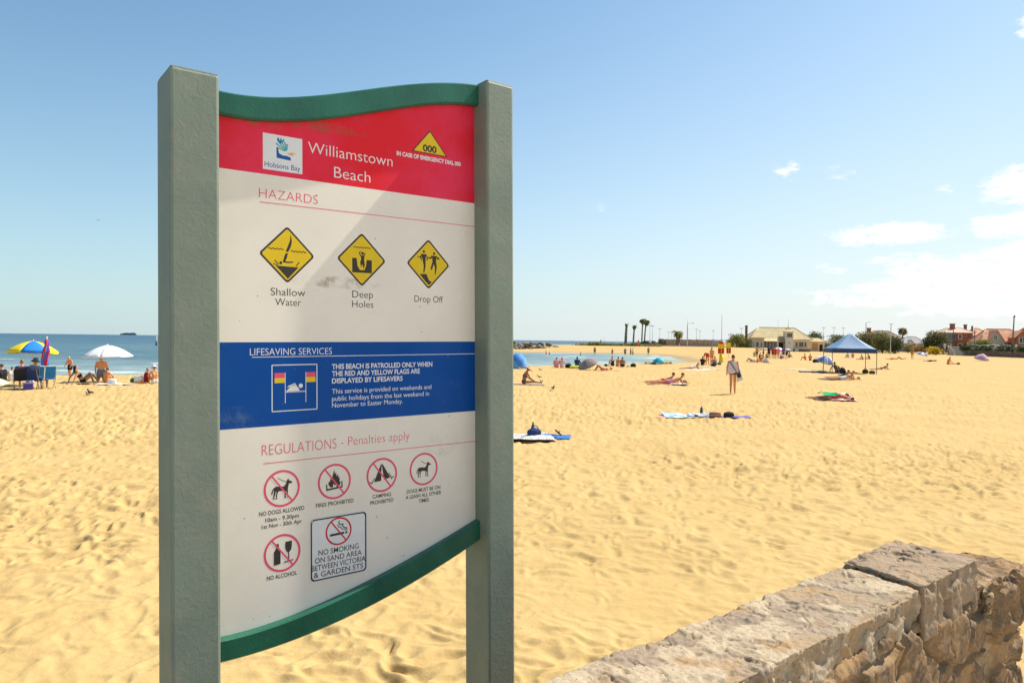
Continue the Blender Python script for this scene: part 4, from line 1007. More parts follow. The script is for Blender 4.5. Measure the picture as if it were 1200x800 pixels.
def build_beach():
    WH = fabric((.78, .76, .73)); BK = fabric((.03, .028, .03)); NV = fabric((.03, .05, .16)); BL = fabric((.03, .20, .52)); RD = fabric((.60, .04, .03)); GR = fabric((.02, .32, .12)); YL = fabric((.85, .60, .03)); PK = fabric((.72, .26, .30)); TQ = fabric((.02, .38, .48)); GY = fabric((.16, .19, .24)); PU = fabric((.28, .06, .36)); TN = fabric((.55, .40, .25)); OR = fabric((.75, .26, .06)); BR = fabric((.20, .11, .07))
    # ---------------- by the sea, sign's far side
    p = g3(37, 452); yb = cmat('canopy_cloth', (.86, .62, .01), rough=.7); bb = cmat('canopy_cloth', (.015, .20, .62), rough=.7); wb = cmat('canopy_cloth', (.85, .83, .80), rough=.7)
    umbrella('yellow and blue striped beach umbrella shading the people in folding chairs', p, R(63+33), R(3), .94, 1.93, [yb, bb], gores=6, drop=.46, valance=.09)
    u = thing('folded_umbrella', 'closed purple and red beach umbrella upright on a white pole beside the blue chair', 'umbrella', g3(51, 455.5))
    u.rotation_euler = (0, R(3), 0)
    b = B(); b.tube((0, 0, -.1), (0, 0, 2.08), .018); b.ball((0, 0, 2.10), .03); b.build('pole', paint((.8, .78, .76)), u)
    b = B(); n = 16; rows = []
    for i in range(13):
        t = i/12; z = 2.02-1.08*t; rr = .03+.10*math.sin(min(t*1.25, 1)*math.pi*.62)+.012*math.sin(t*17)
        rows.append([b.bm.verts.new((rr*(1+.32*math.sin(4*a+t*4))*math.cos(a)+.02*math.sin(t*6), rr*(1+.32*math.sin(4*a+t*4))*math.sin(a), z)) for a in [2*math.pi*j/n for j in range(n)]])
    for i in range(12):
        for j in range(n):
            f = b.bm.faces.new((rows[i][j], rows[i][(j+1) % n], rows[i+1][(j+1) % n], rows[i+1][j])); f.material_index = [0, 0, 1, 1, 2][(j+i//3) % 5]; f.smooth = True
    b.bm.faces.new(rows[0]); b.bm.faces.new(rows[-1]); b.build('folded_canopy', [PU, RD, BL], u)
    q = g3(25, 455); az = rot_to(25)
    c1 = chair('low black folding chair with its fabric back to the promenade', q, az+R(-6), BK, paint((.55, .55, .55)), s=.86)
    person('person', 'red haired person in a patterned top sitting in the black folding chair', q+V((0, .04, -.03)), az+R(-6), 'chair', SK2, HR, [('shirt', patterned('floral', (.45, .10, .16), (.10, .06, .14), 22, .3)), ('shorts', NV)], h=1.62, fine=True, hair='bun')
    q = g3(54, 454.5)
    chair('bright blue folding chair beside the closed purple umbrella', q, az+R(8), BL, paint((.32, .30, .28)))
    q = g3(42, 455)
    chair('dark folding chair carrying the person in the wide black hat', q, az+R(-38), NV, paint((.3, .3, .3)), s=.84)
    person('person', 'person in a grey blue shirt and wide black hat sitting beside the cooler', q+V((0, .03, -.03)), az+R(-38), 'chair', SK1, HD, [('shirt', GY), ('shorts', BK)], h=1.68, hat=('brim', BK), fine=True)
    q = g3(3, 450)
    person('person', 'person in a dark vest with arms out sitting beyond the straw parasol', q, az+R(20), 'knees', SK1, HB, [('vest', BK), ('shorts', BK)], h=1.66, build=1.1)
    person('person', 'blond child sitting between the two occupied folding chairs', g3(36, 450), az, 'knees', SK2, HBL, [('vest', WH), ('shorts', PK)], h=1.35)
    person('person', 'small dark haired child seated near the yellow and blue umbrella', g3(14, 446.5), az, 'knees', SK1, HB, [('vest', WH), ('shorts', BK)], h=1.25)
    e = thing('cooler_box', 'dark blue cooler box with a pale lid on the sand between the folding chairs', 'cooler', g3(33, 456)); e.rotation_euler = (0, 0, az)
    b = B(); b.box(-.17, .17, -.12, .12, 0, .22, bev=.02); b.build('body', paint((.05, .05, .32)), e); b = B(); b.box(-.18, .18, -.13, .13, .222, .27, bev=.015); b.build('lid', paint((.25, .22, .5)), e); b = B(); b.tube((-.185, 0, .18), (-.185, 0, .34), .01); b.tube((-.185, 0, .34), (.185, 0, .34), .01); b.tube((.185, 0, .34), (.185, 0, .18), .01); b.build('handle', paint((.8, .8, .8)), e)
    straw = stripes('straw', [(.70, .60, .38), (.78, .72, .56), (.62, .50, .28)], 26, 2)
    umbrella('pale straw parasol lying low on the sand in front of the black folding chair', g3(-3, 459.5), R(10), R(20), .52, .2, [straw], drop=.40, valance=0, tilt_dir=R(200), name='straw_parasol')
    # wading boy and the family under the white umbrella
    q = g3(82, 443); person('person', 'boy in dark shorts paddling where the waves reach the sand', q, R(165), 'wade', SKR, HG, [('trunks', BK)], h=1.12, build=1.15)
    q = g3(127, 447); umbrella('plain white beach umbrella at the edge of the sea', q, R(12), R(-2), 1.12, 1.74, [wb], drop=.54, valance=.04)
    person('person', 'dark haired person reclining with raised knees on the sand by the white umbrella', g3(97, 448.5), az+R(-70), 'recline', SK1, HD, [('bikini_top', BK), ('bottom', BK)], h=1.66, hair='long')
    towel('beige towel under the reclining dark haired person', g3(100, 449)-V((0, 0, .0)), az+R(5), 1.5, .8, TN)
    person('person', 'bare chested tanned man in blue grey shorts upright under the white umbrella', g3(118.5, 448), az, 'kneel', SKR, HG, [('trunks', GY)], h=1.62, build=1.12)
    person('person', 'child in an orange swimsuit crouching beside the man under the white umbrella', g3(124.5, 449), az+R(-40), 'knees', SKR, HB, [('one_piece', OR)], h=1.35)
    bag('crumpled white bag beside the orange clad child', g3(131, 449.5), 0, .95, WH, strap=False, squash=.7)
    towel('pale towel spread below the white umbrella', g3(134, 450), .2, 1.5, .7, fabric((.66, .60, .52)))
    b = B()
    bag('dark green bag at the water end of the pile of beach gear', g3(157, 448), .3, .75, fabric((.03, .14, .07)))
    bag('white sack among the beach gear by the grey sign post', g3(163, 448.5), 0, 1.05, WH, squash=1.05)
    person('person', 'person in a dark red top curled forward next to the white sack', g3(170.5, 448.5), az+R(-80), 'knees', SK1, HR, [('shirt', fabric((.30, .03, .03))), ('shorts', RD)], h=1.30)
    bag('orange cloth bag below the person in dark red', g3(166, 449.5), 1, .5, OR, strap=False)
    person('person', 'tanned person with dark hair sitting closest to the grey sign post', g3(181.5, 449.3), az+R(10), 'knees', SKR, HD, [('bottom', WH)], h=1.55, hat=('brim', WH))
    # bird pair on the sand
    def bird(label, loc, rz, s=1.0, col=(.10, .09, .085), fly=False):
        r = thing('bird', label, 'bird', loc, rz)
        f = Flesh(); f.cap((0, -.06*s, .12*s), .035*s, (0, .06*s, .14*s), .05*s); f.cap((0, .08*s, .16*s), .03*s, (0, .12*s, .22*s), .028*s); f.ell((0, .13*s, .235*s), (.028*s, .034*s, .028*s)); f.cap((0, .155*s, .232*s), .010*s, (0, .19*s, .225*s), .005*s)
        f.cap((0, -.08*s, .115*s), .028*s, (0, -.20*s, .10*s), .012*s)
        if fly:
            for g in (-1, 1): f.cap((g*.04*s, .03*s, .15*s), .024*s, (g*.30*s, .0, .24*s), .018*s); f.cap((g*.30*s, 0, .24*s), .018*s, (g*.55*s, -.10*s, .20*s), .008*s)
        else:
            for g in (-1, 1): f.ell((g*.045*s, -.02*s, .13*s), (.014*s, .10*s, .04*s)); f.cap((g*.02*s, .01*s, .09*s), .007*s, (g*.02*s, .01*s, .0), .006*s); f.cap((g*.02*s, .0, .005), .006*s, (g*.02*s, .05*s, .005), .005*s)
        f.grow('body', cmat('feather', col, rough=.8, var=.3, scale=20), r, .006*s+.002, 1)
        b = B(); b.tube((0, .155*s, .232*s), (0, .20*s, .224*s), .009*s, .002*s, 6); b.build('beak', paint((.45, .25, .05)), r)
        return r
    bird('dark bird standing on open sand in front of the white umbrella', g3(105.5, 463.2), R(70), .95, (.07, .06, .06)); bird('grey bird pecking at the sand just beside the darker bird', g3(102.5, 464.2), R(60), .7, (.22, .17, .12))
    bird('small dark bird standing alone on the sand nearest the towels by the sign', g3(648, 457.5), R(200), .95, (.06, .055, .05)); bird('pale brown bird on the sand behind the person in the straw hat', g3(632, 443.5), R(80), .85, (.13, .10, .07))
    bird('brown bird beside the patch of dark weed on the sand', g3(633, 434.5), R(80), .8, (.15, .12, .08))
    bird('lone dark bird gliding in the blue sky over the sea', at(115, 259, 75), R(75), .62, (.12, .12, .13), fly=True)
    # marker in the sea beside the post
    mk = thing('sea_marker', 'white topped dark channel marker standing in the sea', 'marker', (0, 0, 0)); d = ray(183.2, 404.5); tt_ = (SEA-CH)/d.z; mk.location = CAM+d*tt_
    m_ = tt_/FPX; b = B(); b.tube((0, 0, -.5), (0, 0, 4.2*m_), 1.1*m_, .9*m_, 10); b.build('pile', paint((.03, .03, .04)), mk); b = B(); b.tube((0, 0, 4.2*m_), (0, 0, 9*m_), 1.0*m_, .8*m_, 10); b.tube((0, 0, 9*m_), (0, 0, 10.5*m_), 1.5*m_, .3*m_, 10); b.build('topmark', paint((.8, .8, .78)), mk)
    # ship on the horizon
    D = 9000; sp = at(150, yh(150), D); sp.z = SEA-2; ms = D/FPX; sh = thing('cargo_ship', 'long grey cargo ship on the sea horizon', 'ship', sp)
    b = B(); b.prism([(-9*ms, 0, 0), (-9.6*ms, 0, 1.6*ms), (9.4*ms, 0, 1.6*ms), (8.6*ms, 0, 0)], (0, 2*ms, 0)); b.build('hull', paint((.10, .15, .19)), sh)
    b = B(); [b.box(x*ms, (x+2.6)*ms, .2*ms, 1.8*ms, 1.6*ms, (2.4+.25*(i % 2))*ms) for i, x in enumerate((-6, -3.2, -.4, 2.4))]; b.build('cargo', paint((.16, .20, .23)), sh)
    b = B(); b.box(5.4*ms, 7.4*ms, .3*ms, 1.7*ms, 1.6*ms, 2.9*ms); b.build('bridge', paint((.30, .33, .35)), sh)
    b = B(); b.box(7.5*ms, 8.2*ms, .6*ms, 1.4*ms, 1.6*ms, 2.5*ms); b.build('funnel', paint((.2, .2, .22)), sh)

    # ---------------- beside and beyond the sign's far post
    lace = patterned('lace_cloth', (.09, .07, .07), (.60, .56, .52), 26, .36)
    towel('black and white patterned cloth on the sand beside the grey sign post', g3(608, 513.5), R(8), 1.55, 1.15, lace, wrinkle=.05)
    towel('blue towel next to the patterned cloth on the sand', g3(640, 512.3), R(-6), 1.1, .8, fabric((.05, .16, .42)), wrinkle=.03)
    bag('navy bag on the edge of the blue towel', g3(626, 512), .5, .8, NV, squash=.8); bt = thing('water_bottle', 'dark bottle standing up on the patterned cloth', 'bottle', g3(624.5, 508.5)); b = B(); b.tube((0, 0, .02), (0, 0, .20), .04); b.tube((0, 0, .20), (0, 0, .25), .04, .018); b.build('body', paint((.05, .06, .08)), bt); b = B(); b.tube((0, 0, .25), (0, 0, .29), .02); b.build('cap', paint((.2, .12, .1)), bt)
    sd2 = thing('sandal', 'brown sandal lying at the corner of the blue towel', 'sandal', g3(652, 514.5), R(30)); b = B(); b.box(-.05, .05, -.13, .13, 0, .025, bev=.01); b.build('sole', BR, sd2); b = B(); b.tube((-.045, .03, .02), (0, .02, .06), .012); b.tube((0, .02, .06), (.045, .03, .02), .012); b.build('strap', BR, sd2)
    um = thing('sandal', 'dark sandal tipped on its side on the blue towel', 'sandal', g3(655, 510.6)+V((0, 0, .05)), R(80)); um.rotation_euler = (R(40), 0, R(80)); b = B(); b.box(-.05, .05, -.13, .13, 0, .025, bev=.01); b.build('sole', BK, um); b = B(); b.tube((-.045, .03, .02), (0, .02, .06), .012); b.tube((0, .02, .06), (.045, .03, .02), .012); b.build('strap', BK, um)
    # middle towels in the open sand
    bs = stripes('beach_stripes', [(.05, .18, .50), (.75, .75, .74), (.10, .42, .62), (.75, .75, .74)], 2.6, 1)
    towel('blue and white striped towel lying alone on open sand', g3(806, 488.5), R(3), 1.5, .9, bs, wrinkle=.08)
    towel('pink towel end beside the striped towel', g3(781, 489), R(5), .9, .5, PK); towel('white cloth crumpled over the striped towel', g3(819, 489)+V((0, 0, .04)), R(20), .55, .4, fabric((.62, .60, .58)), wrinkle=.10)
    towel('long purple towel beyond the dark bag on open sand', g3(855, 489.3), R(-3), 1.25, .6, fabric((.16, .13, .42)), wrinkle=.04)
    bag('brown and red striped bag standing on the towels in open sand', g3(838, 490.5), .2, .85, stripes('bagstripe', [(.36, .12, .07), (.50, .30, .18), (.14, .08, .10)], 12, 2), strap=False, squash=.8)
    bag('black bag slumped on the purple towel', g3(854, 490), .4, .8, BK, squash=.7, strap=False); bag('navy bundle on the striped towel beside the brown bag', g3(829, 488.6), .8, .6, NV, strap=False, squash=.7)
    bt = thing('water_bottle', 'dark bottle standing on the striped towel', 'bottle', g3(822, 486.5)); b = B(); b.tube((0, 0, .0), (0, 0, .20), .045); b.tube((0, 0, .20), (0, 0, .26), .045, .02); b.build('body', paint((.05, .07, .10)), bt); b = B(); b.tube((0, 0, .26), (0, 0, .30), .022); b.build('cap', paint((.6, .6, .6)), bt)

    # straw hat person
    q = g3(614, 450.5)
    towel('brown and cream patterned towel under the person in the straw hat', g3(618, 450.5), R(4), 1.75, .9, patterned('batik', (.14, .08, .07), (.45, .34, .30), 16, .36))
    person('person', 'deeply tanned person in a wide straw hat sitting on a patterned towel', q+V((0, .1, .02)), R(-75), 'legs_out', SK3, HD, [('bikini_top', BR), ('bottom', BR)], h=1.66, hat=('sun', cmat('straw_hat', (.72, .38, .22), rough=.9)))
    def tent(label, loc, rz, L_, m1, m2, name='beach_tent', cat='tent', h=1.0):
        r = thing(name, label, cat, loc, rz); b = B(); n = 12; rows = []
        for j, (y, s) in enumerate(((-.5, 1.0), (-.1, 1.06), (.35, .8), (.62, .12))):
            rows.append([b.bm.verts.new((math.cos(math.pi*i/n)*L_*.5*s, y*L_*.8, max(0, math.sin(math.pi*i/n))*h*s)) for i in range(n+1)])
        for a, c in zip(rows, rows[1:]):
            for i in range(n):
                f = b.bm.faces.new((a[i], a[i+1], c[i+1], c[i])); f.smooth = True; f.material_index = 0 if 2 < i < n-3 else 1
        o = b.build('shell', [m1, m2], r); md = o.modifiers.new('cloth', 'SOLIDIFY'); md.thickness = .01
        b = B(); pr = None
        for i in range(n+1):
            p = (math.cos(math.pi*i/n)*L_*.505, -.40*L_, max(0, math.sin(math.pi*i/n))*h*1.01)
            if pr: b.tube(pr, p, .012, n=6)
            pr = p
        b.build('hoop', paint((.7, .7, .7)), r); b = B(); b.box(-L_*.45, L_*.45, -.38*L_, .3*L_, .005, .02); b.build('groundsheet', m2, r)
        return r
    tent('bright blue dome beach tent close behind the grey sign post', g3(607, 431.5), R(190), 1.5, cmat('canopy_cloth', (.06, .24, .62), rough=.7), cmat('canopy_cloth', (.14, .34, .70), rough=.7), h=1.15)
    bag('small black bag next to the blue dome tent', g3(612, 431.5), 0, .6, BK)
    person('person', 'woman in pink sitting at the water edge with dark hair', g3(652.5, 431), R(10), 'knees', SK2, HD, [('shirt', PK)], h=1.6); person('person', 'fair person in pale pink sitting beside the dark haired woman in pink', g3(658.5, 431), R(-10), 'knees', SK2, HBL, [('shirt', fabric((.80, .50, .50)))], h=1.6, hat=('brim', PK))
    bag('black bag on the sand between the pink pair and the yellow float', g3(666, 431), 0, 1.2, BK); person('person', 'person in a blue top with long dark hair sitting behind the yellow float', g3(676, 430.5), R(-20), 'knees', SK1, HD, [('shirt', NV), ('shorts', BL)], h=1.7, hair='long')
    fl = thing('swim_float', 'lime yellow inflatable float lying on the sand by the grey umbrella', 'float', g3(677.5, 431.5)); b = B(); n = 24
    rings = [[b.bm.verts.new(((.36+.11*math.cos(w))*math.cos(a)*1.5, (.36+.11*math.cos(w))*math.sin(a), .11+.11*math.sin(w))) for w in [2*math.pi*i/10 for i in range(10)]] for a in [2*math.pi*i/n for i in range(n)]]
    for i in range(n):
        for j in range(10): b.bm.faces.new((rings[i][j], rings[(i+1) % n][j], rings[(i+1) % n][(j+1) % 10], rings[i][(j+1) % 10]))
    b.build('tube', cmat('vinyl', (.72, .78, .04), rough=.3), fl, smooth=True); b = B(); b.tube((.54, 0, .2), (.57, 0, .25), .02); b.build('valve', paint((.8, .8, .8)), fl)
    gu = cmat('canopy_cloth', (.30, .22, .19), rough=.7); gu2 = cmat('canopy_cloth', (.24, .19, .18), rough=.7)
    umbrella('faded grey brown umbrella resting on its rim on the sand', g3(692, 433.5), R(0), R(30), .84, .3, [gu, gu2], drop=.40, tilt_dir=R(215), valance=.05)
    person('person', 'person lying behind the grey brown umbrella with bare legs stretched out', g3(706, 434)+V((0, -.2, 0)), R(105), 'back_up', SKR, HB, [('bottom', RD)], h=1.7); towel('orange towel under the legs beside the grey brown umbrella', g3(711, 434.4), R(3), 2.0, .8, fabric((.55, .24, .14)))
    for px, py, rz, sk, hr, kd, wr, lab in ((718, 429, 20, SK1, HD, 'knees', [('one_piece', BK)], 'dark haired woman in a black swimsuit sitting tallest of the trio by the lagoon'), (723.5, 429.5, -50, SKR, HB, 'knees', [('bikini_top', OR), ('bottom', OR)], 'tanned person in orange sitting in the middle of the trio by the lagoon'), (729, 430, -20, SK3, HD, 'knees', [('trunks', BK)], 'man in black trunks hunched at the end of the trio by the lagoon')):
        person('person', lab, g3(px, py), R(rz), kd, sk, hr, wr, h=1.66)
    bag('black bag on the sand past the trio by the lagoon', g3(742, 430.2), 0, 1.1, BK); bag('pale bag near the trio by the lagoon', g3(736, 430.2), 0, .6, fabric((.6, .56, .5))); bag('small dark pouch on the sand before the trio', g3(710, 429), 0, .7, BK, strap=False)
    tu = cmat('canopy_cloth', (.01, .36, .52), rough=.7); tu2 = cmat('canopy_cloth', (.05, .46, .58), rough=.7)
    umbrella('turquoise beach umbrella tipped over at the lagoon edge', g3(772, 426.5), R(0), R(28), .58, .3, [tu, tu2], drop=.32, tilt_dir=R(250), valance=.05)
    person('person', 'person lying face down beside the turquoise umbrella in dark swimwear', g3(764, 427), LYING_L, 'flat', SK1, HD, [('shorts', BK)], h=1.65); person('person', 'person lying on a towel past the turquoise umbrella', g3(779, 426.5), LYING_R, 'flat', SK3, HD, [('bottom', YL), ('bikini_top', YL)], h=1.65)
    # prone couple
    towel('rust brown towel beneath the sunbathing pair', g3(781, 450), R(-1), 2.1, 1.3, fabric((.40, .16, .10)), wrinkle=.02)
    person('person', 'dark haired sunbather propped on elbows on the rust towel, farther of the pair', g3(778, 448.8)+V((0, 0, .02)), LYING_R+R(4), 'prone', SKR, HD, [('bottom', RD)], h=1.68); person('person', 'brown haired sunbather propped on elbows on the rust towel in front of the other', g3(787.5, 450)+V((0, 0, .02)), LYING_R+R(-6), 'prone', SKR, HB, [('trunks', PK)], h=1.78)
    towel('white towel crumpled under the arms of the sunbathing pair', g3(795, 450.6), .1, .8, .7, WH, wrinkle=.05); bag('black bag beside the head end of the sunbathing pair', g3(802, 449.5), .2, .7, BK, squash=.6)
    person('person', 'fair sunbather in white lying face down on a white towel by the lagoon', g3(811, 432.5), LYING_R, 'prone', SKR, HBL, [('one_piece', WH)], h=1.7, hair='long'); towel('white towel under the sunbather in white', g3(816, 433.3), R(2), 2.2, 1.1, WH); towel('small white towel on the sand past the sunbather in white', g3(832, 433), R(-5), 1.4, .9, fabric((.70, .66, .62)))
    # group at the red shirt
    person('person', 'person in a red top bending over among the seated group by the lagoon', g3(829, 428), R(150), 'bend', SKR, HB, [('shirt', RD), ('bottom', RD)], h=1.72); person('person', 'bare chested man standing behind the person in red', g3(834, 427), R(20), 'stand', SKR, HB, [('trunks', OR)], h=1.72)
    person('person', 'person in black sitting on the lagoon side of the person in red', g3(823, 428), R(-30), 'knees', SK1, HD, [('shirt', BK)], h=1.65); person('person', 'person sitting on the sand just past the bare chested man', g3(838.5, 428), R(30), 'knees', SK3, HD, [('trunks', NV)], h=1.65)
    bag('dark bag on the sand below the group with the red top', g3(836, 429.4), 0, 1.0, BK); bag('grey bag on the sand beside the flag foot', g3(843, 427.4), 0, .9, GY); towel('pale towel by the group with the red top', g3(826, 430), 0, 1.9, 1, fabric((.66, .60, .55)))
    # lifesaver flags
    def flag(label, px, py, top, lean, foot):
        q = g3(px, py); m_ = (q-CAM).dot(cf)/FPX; H_ = (py-top)*m_; r = thing('lifesaving_flag', label, 'flag', q); wv = (3.6 if foot else 2.7)*m_
        b = B(); b.tube((0, 0, -.1), (0, 0, H_), .03); b.build('pole', paint((.8, .65, .1)), r)
        for nm, z0, z1, mm in (('upper_half', H_-6.3*m_, H_, 0), ('lower_half', H_-12.6*m_, H_-6.3*m_, 1)):
            n = 14; X = np.linspace(-1, 1, n)*wv; x, z = np.meshgrid(X, np.linspace(z0, z1, 8), indexing='ij'); y = .07*np.sin(x*4+z*1.3)+.03*np.sin(x*9); x = x+(z-H_)*lean
            o = link(nm, npmesh(nm, np.stack([x, y, z], -1).reshape(-1, 3), grid_faces(n, 8)), (YL if mm == 0 else RD), r, True); md = o.modifiers.new('cloth', 'SOLIDIFY'); md.thickness = .01
        if foot:
            b = B(); n = 10
            b.tube((0, 0, 0), (0, 0, H_-13*m_), 2.6*m_, 1.9*m_, 8); b.build('padded_base', YL, r)
            b = B(); b.box(-wv*.7, wv*.7, -.05, .05, H_-.1, H_+.9*m_*1.6); b.build('red_header', RD, r)
    flag('red and yellow lifesaving flag on a padded yellow base', 845, 424.5, 401.8, .02, True); flag('smaller red and yellow lifesaving flag without a base farther up the sand', 853.5, 419.5, 401.5, -.03, False)
    # the walking woman
    q = g3(858.5, 461); w_ = person('person', 'woman in a pale wrap walking away across the open sand', q, rot_to(858)+R(-8), 'walk', SKR, HB, [('bottom', fabric((.20, .06, .05)))], h=1.69, fine=True, hair='bun', build=1.0)
    wrap = patterned('wrap_cloth', (.82, .73, .74), (.72, .60, .63), 28, .32)
    b = B(); n = 30; rows = []
    for i in range(14):
        t = i/13; z = 1.43-.53*t; rx = .15+.085*min(1, t*2.4)+.02*t; ry = .12+.05*t
        rows.append([b.bm.verts.new((rx*math.cos(a)*(1+.03*math.sin(9*a+t*5)), .01+ry*math.sin(a)*(1+.04*math.sin(7*a)), z+.05*math.cos(a)*t*(1 if i else 0)+(.02*math.sin(5*a) if i == 13 else 0))) for a in [2*math.pi*j/n for j in range(n)]])
    for i in range(13):
        for j in range(n):
            f = b.bm.faces.new((rows[i][j], rows[i][(j+1) % n], rows[i+1][(j+1) % n], rows[i+1][j])); f.smooth = True
    o = b.build('wrap', wrap, w_); md = o.modifiers.new('c', 'SOLIDIFY'); md.thickness = .01
    b = B(); b.tube((-.13, -.14, 1.42), (.18, -.19, .98), .016, n=6); b.build('bag_strap', BK, w_)
    bg_ = bag('black shoulder bag carried at the hip of the walking woman', q+Matrix.Rotation(rot_to(858)-.14, 3, 'Z') @ V((.27, -.06, .72)), rot_to(858)+R(70), .62, BK, squash=1.2)
    tw = thing('beach_towel', 'white towel hanging from the arm of the walking woman', 'towel', q, rot_to(858)+R(-8)); n = 12; x, z = np.meshgrid(np.linspace(0, 1, n), np.linspace(0, 1, 14), indexing='ij')
    X = .17+.13*x+.14*(1-z)*x+.02*np.sin(x*12); Y = -.05+.06*np.sin(x*9+z*3)+.08*x; Z = .52+.62*z+.10*x*(1-z); o = link('cloth', npmesh('cloth', np.stack([X, Y, Z], -1).reshape(-1, 3), grid_faces(n, 14)), WH, tw, True); md = o.modifiers.new('c', 'SOLIDIFY'); md.thickness = .012
    # marquee
    q = g3(995, 436.5); m_ = (q-CAM).dot(cf)/FPX
    mq = thing('marquee', 'blue pop up marquee with a peaked roof and open sides on the sand', 'marquee', q, R(-12)); s = 1.62; hz_ = 23.5*m_; pk = 46.5*m_; blu = cmat('canopy_cloth', (.15, .27, .43), rough=.6)
    b = B(); cs = [(-s, -s), (s, -s), (s, s), (-s, s)]; n = 8
    for i in range(4):
        A, C_ = V((*cs[i], 0)), V((*cs[(i+1) % 4], 0)); g_ = [[None]*(n+1) for _ in range(n+1)]
        for u_ in range(n+1):
            for w2 in range(n+1):
                p = A.lerp(C_, u_/n)*(1-w2/n); zz = hz_+.28+(pk-hz_-.28)*(w2/n)**1.15-.10*math.sin(math.pi*u_/n)*(1-w2/n)*w2/n*4*.35; g_[u_][w2] = b.bm.verts.new((p.x, p.y, zz))
        for u_ in range(n):
            for w2 in range(n):
                f = b.bm.faces.new((g_[u_][w2], g_[u_+1][w2], g_[u_+1][w2+1], g_[u_][w2+1])); f.smooth = True
    bmesh.ops.remove_doubles(b.bm, verts=b.bm.verts, dist=.001); o = b.build('roof', blu, mq); md = o.modifiers.new('c', 'SOLIDIFY'); md.thickness = .012
    b = B()
    for i in range(4):
        A, C_ = V((*cs[i], hz_+.28)), V((*cs[(i+1) % 4], hz_+.28)); b.prism([A, C_, C_-V((0, 0, .30)), A-V((0, 0, .30))], (C_-A).cross(V((0, 0, 1))).normalized()*.012)
    b.build('valance', cmat('canopy_cloth', (.035, .06, .14), rough=.7), mq)
    for i, (x, y) in enumerate(cs):
        b = B(); b.box(x*.985-.022, x*.985+.022, y*.985-.022, y*.985+.022, -.02, hz_+.2); b.build('leg', paint((.12, .12, .13)), mq)
    b = B()
    for i in range(4): b.tube((cs[i][0]*.98, cs[i][1]*.98, hz_), (cs[(i+1) % 4][0]*.98, cs[(i+1) % 4][1]*.98, hz_+.02), .015, n=6)
    b.build('roof_frame', paint((.2, .2, .21)), mq)
    # around the marquee
    ub = cmat('canopy_cloth', (.20, .25, .46), rough=.7); uw = cmat('canopy_cloth', (.62, .66, .76), rough=.7)
    umbrella('blue and white beach umbrella tilted towards the promenade by the marquee', g3(963, 434), 0, R(24), .72, 1.40, [ub, uw], drop=.5, tilt_dir=R(-70), valance=.05)
    lg = thing('sun_mat', 'long navy edged sun mat on the sand under the tilted blue umbrella', 'mat', g3(953, 436.5), R(-8)); b = B(); b.box(-1.05, 1.05, -.36, .36, .02, .10, bev=.03); b.build('pad', NV, lg); b = B(); b.box(-.98, .92, -.28, .30, .103, .14, bev=.015); b.build('cover', fabric((.62, .58, .56)), lg)
    person('person', 'tanned person reclining on straight arms in the shade of the marquee', g3(981, 436.5), LYING_R+R(30), 'recline', SK3, HB, [('bottom', BR)], h=1.74); bag('black backpack beside the person reclining by the marquee', g3(987.5, 437.5), .2, 1.15, fabric((.035, .03, .05)), squash=1.2)
    bag('dark duffel bag at the foot of the marquee leg', g3(1014, 437.5), .1, 1.1, fabric((.05, .045, .03))); bag('olive duffel bag lying against the outer marquee leg', g3(1022, 438), -.2, 1.0, fabric((.09, .08, .045)), squash=.7)
    towel('dark towel beneath the pair in front of the marquee', g3(984, 444.5), R(-2), 2.5, 1.2, fabric((.14, .09, .10)))
    person('person', 'person in a black top propped on elbows in front of the marquee', g3(985, 443.6)+V((0, 0, .02)), LYING_R, 'prone', SKR, HB, [('one_piece', BK)], h=1.66); person('person', 'person with pale shorts propped on elbows at the near side of the dark towel', g3(990, 445)+V((0, 0, .02)), LYING_R+R(-5), 'prone', SKR, HR, [('trunks', WH)], h=1.7)
    bag('small brown bag at the end of the dark towel', g3(1006, 444.5), 0, .5, BR)
    person('person', 'person lying flat under a green cloth on open sand', g3(975, 467.5), LYING_R+R(4), 'flat', SKR, HB, [('one_piece', fabric((.55, .10, .10)))], h=1.66)
    towel('red and pale striped towel under the person with the green cloth', g3(979, 468.3), R(-3), 1.6, .9, stripes('redstripe', [(.60, .12, .12), (.70, .62, .58), (.36, .10, .14)], 2.2, 0)); towel('vivid green cloth draped over the legs of the lying person', g3(970, 468.2)+V((0, 0, .17)), R(12), .62, .6, fabric((.0, .36, .13)), wrinkle=.10)
    bag('white and lilac bag at the head of the person with the green cloth', g3(993, 467.5), .3, .75, fabric((.55, .40, .62)), squash=.7, strap=False); bag('white bundle beside the lilac bag', g3(988, 465.5), .3, .8, WH, squash=.6, strap=False); bag('small dark pouch past the lilac bag', g3(999, 469), .3, .4, BK, strap=False)
    person('person', 'person lying on the sand beyond the outer marquee leg', g3(1033, 433), LYING_R, 'prone', SKR, HB, [('bottom', GY), ('bikini_top', GY)], h=1.7)
    # farther groups
    person('person', 'person seated in orange behind the tilted blue umbrella', g3(944, 422), R(60), 'knees', SKR, HB, [('shirt', OR)], h=1.7); person('person', 'bare shouldered person seated behind the tilted blue umbrella', g3(949.5, 422.5), R(-20), 'knees', SKR, HD, [('bottom', RD)], h=1.7)
    towel('white towel on the sand by the group behind the blue umbrella', g3(948, 425), 0, 1.9, 1.0, WH); bag('big black bag on the white towel behind the blue umbrella', g3(956, 425), 0, 1.7, BK, squash=.75); bag('green bag on the sand past the blue umbrella pole', g3(972, 425.5), 0, .8, fabric((.10, .16, .06)))
    yu = cmat('canopy_cloth', (.62, .72, .04), rough=.7)
    umbrella('lime yellow beach umbrella standing behind the marquee', g3(997, 419), 0, R(2), 1.0, 1.65, [yu], drop=.36, valance=.06)
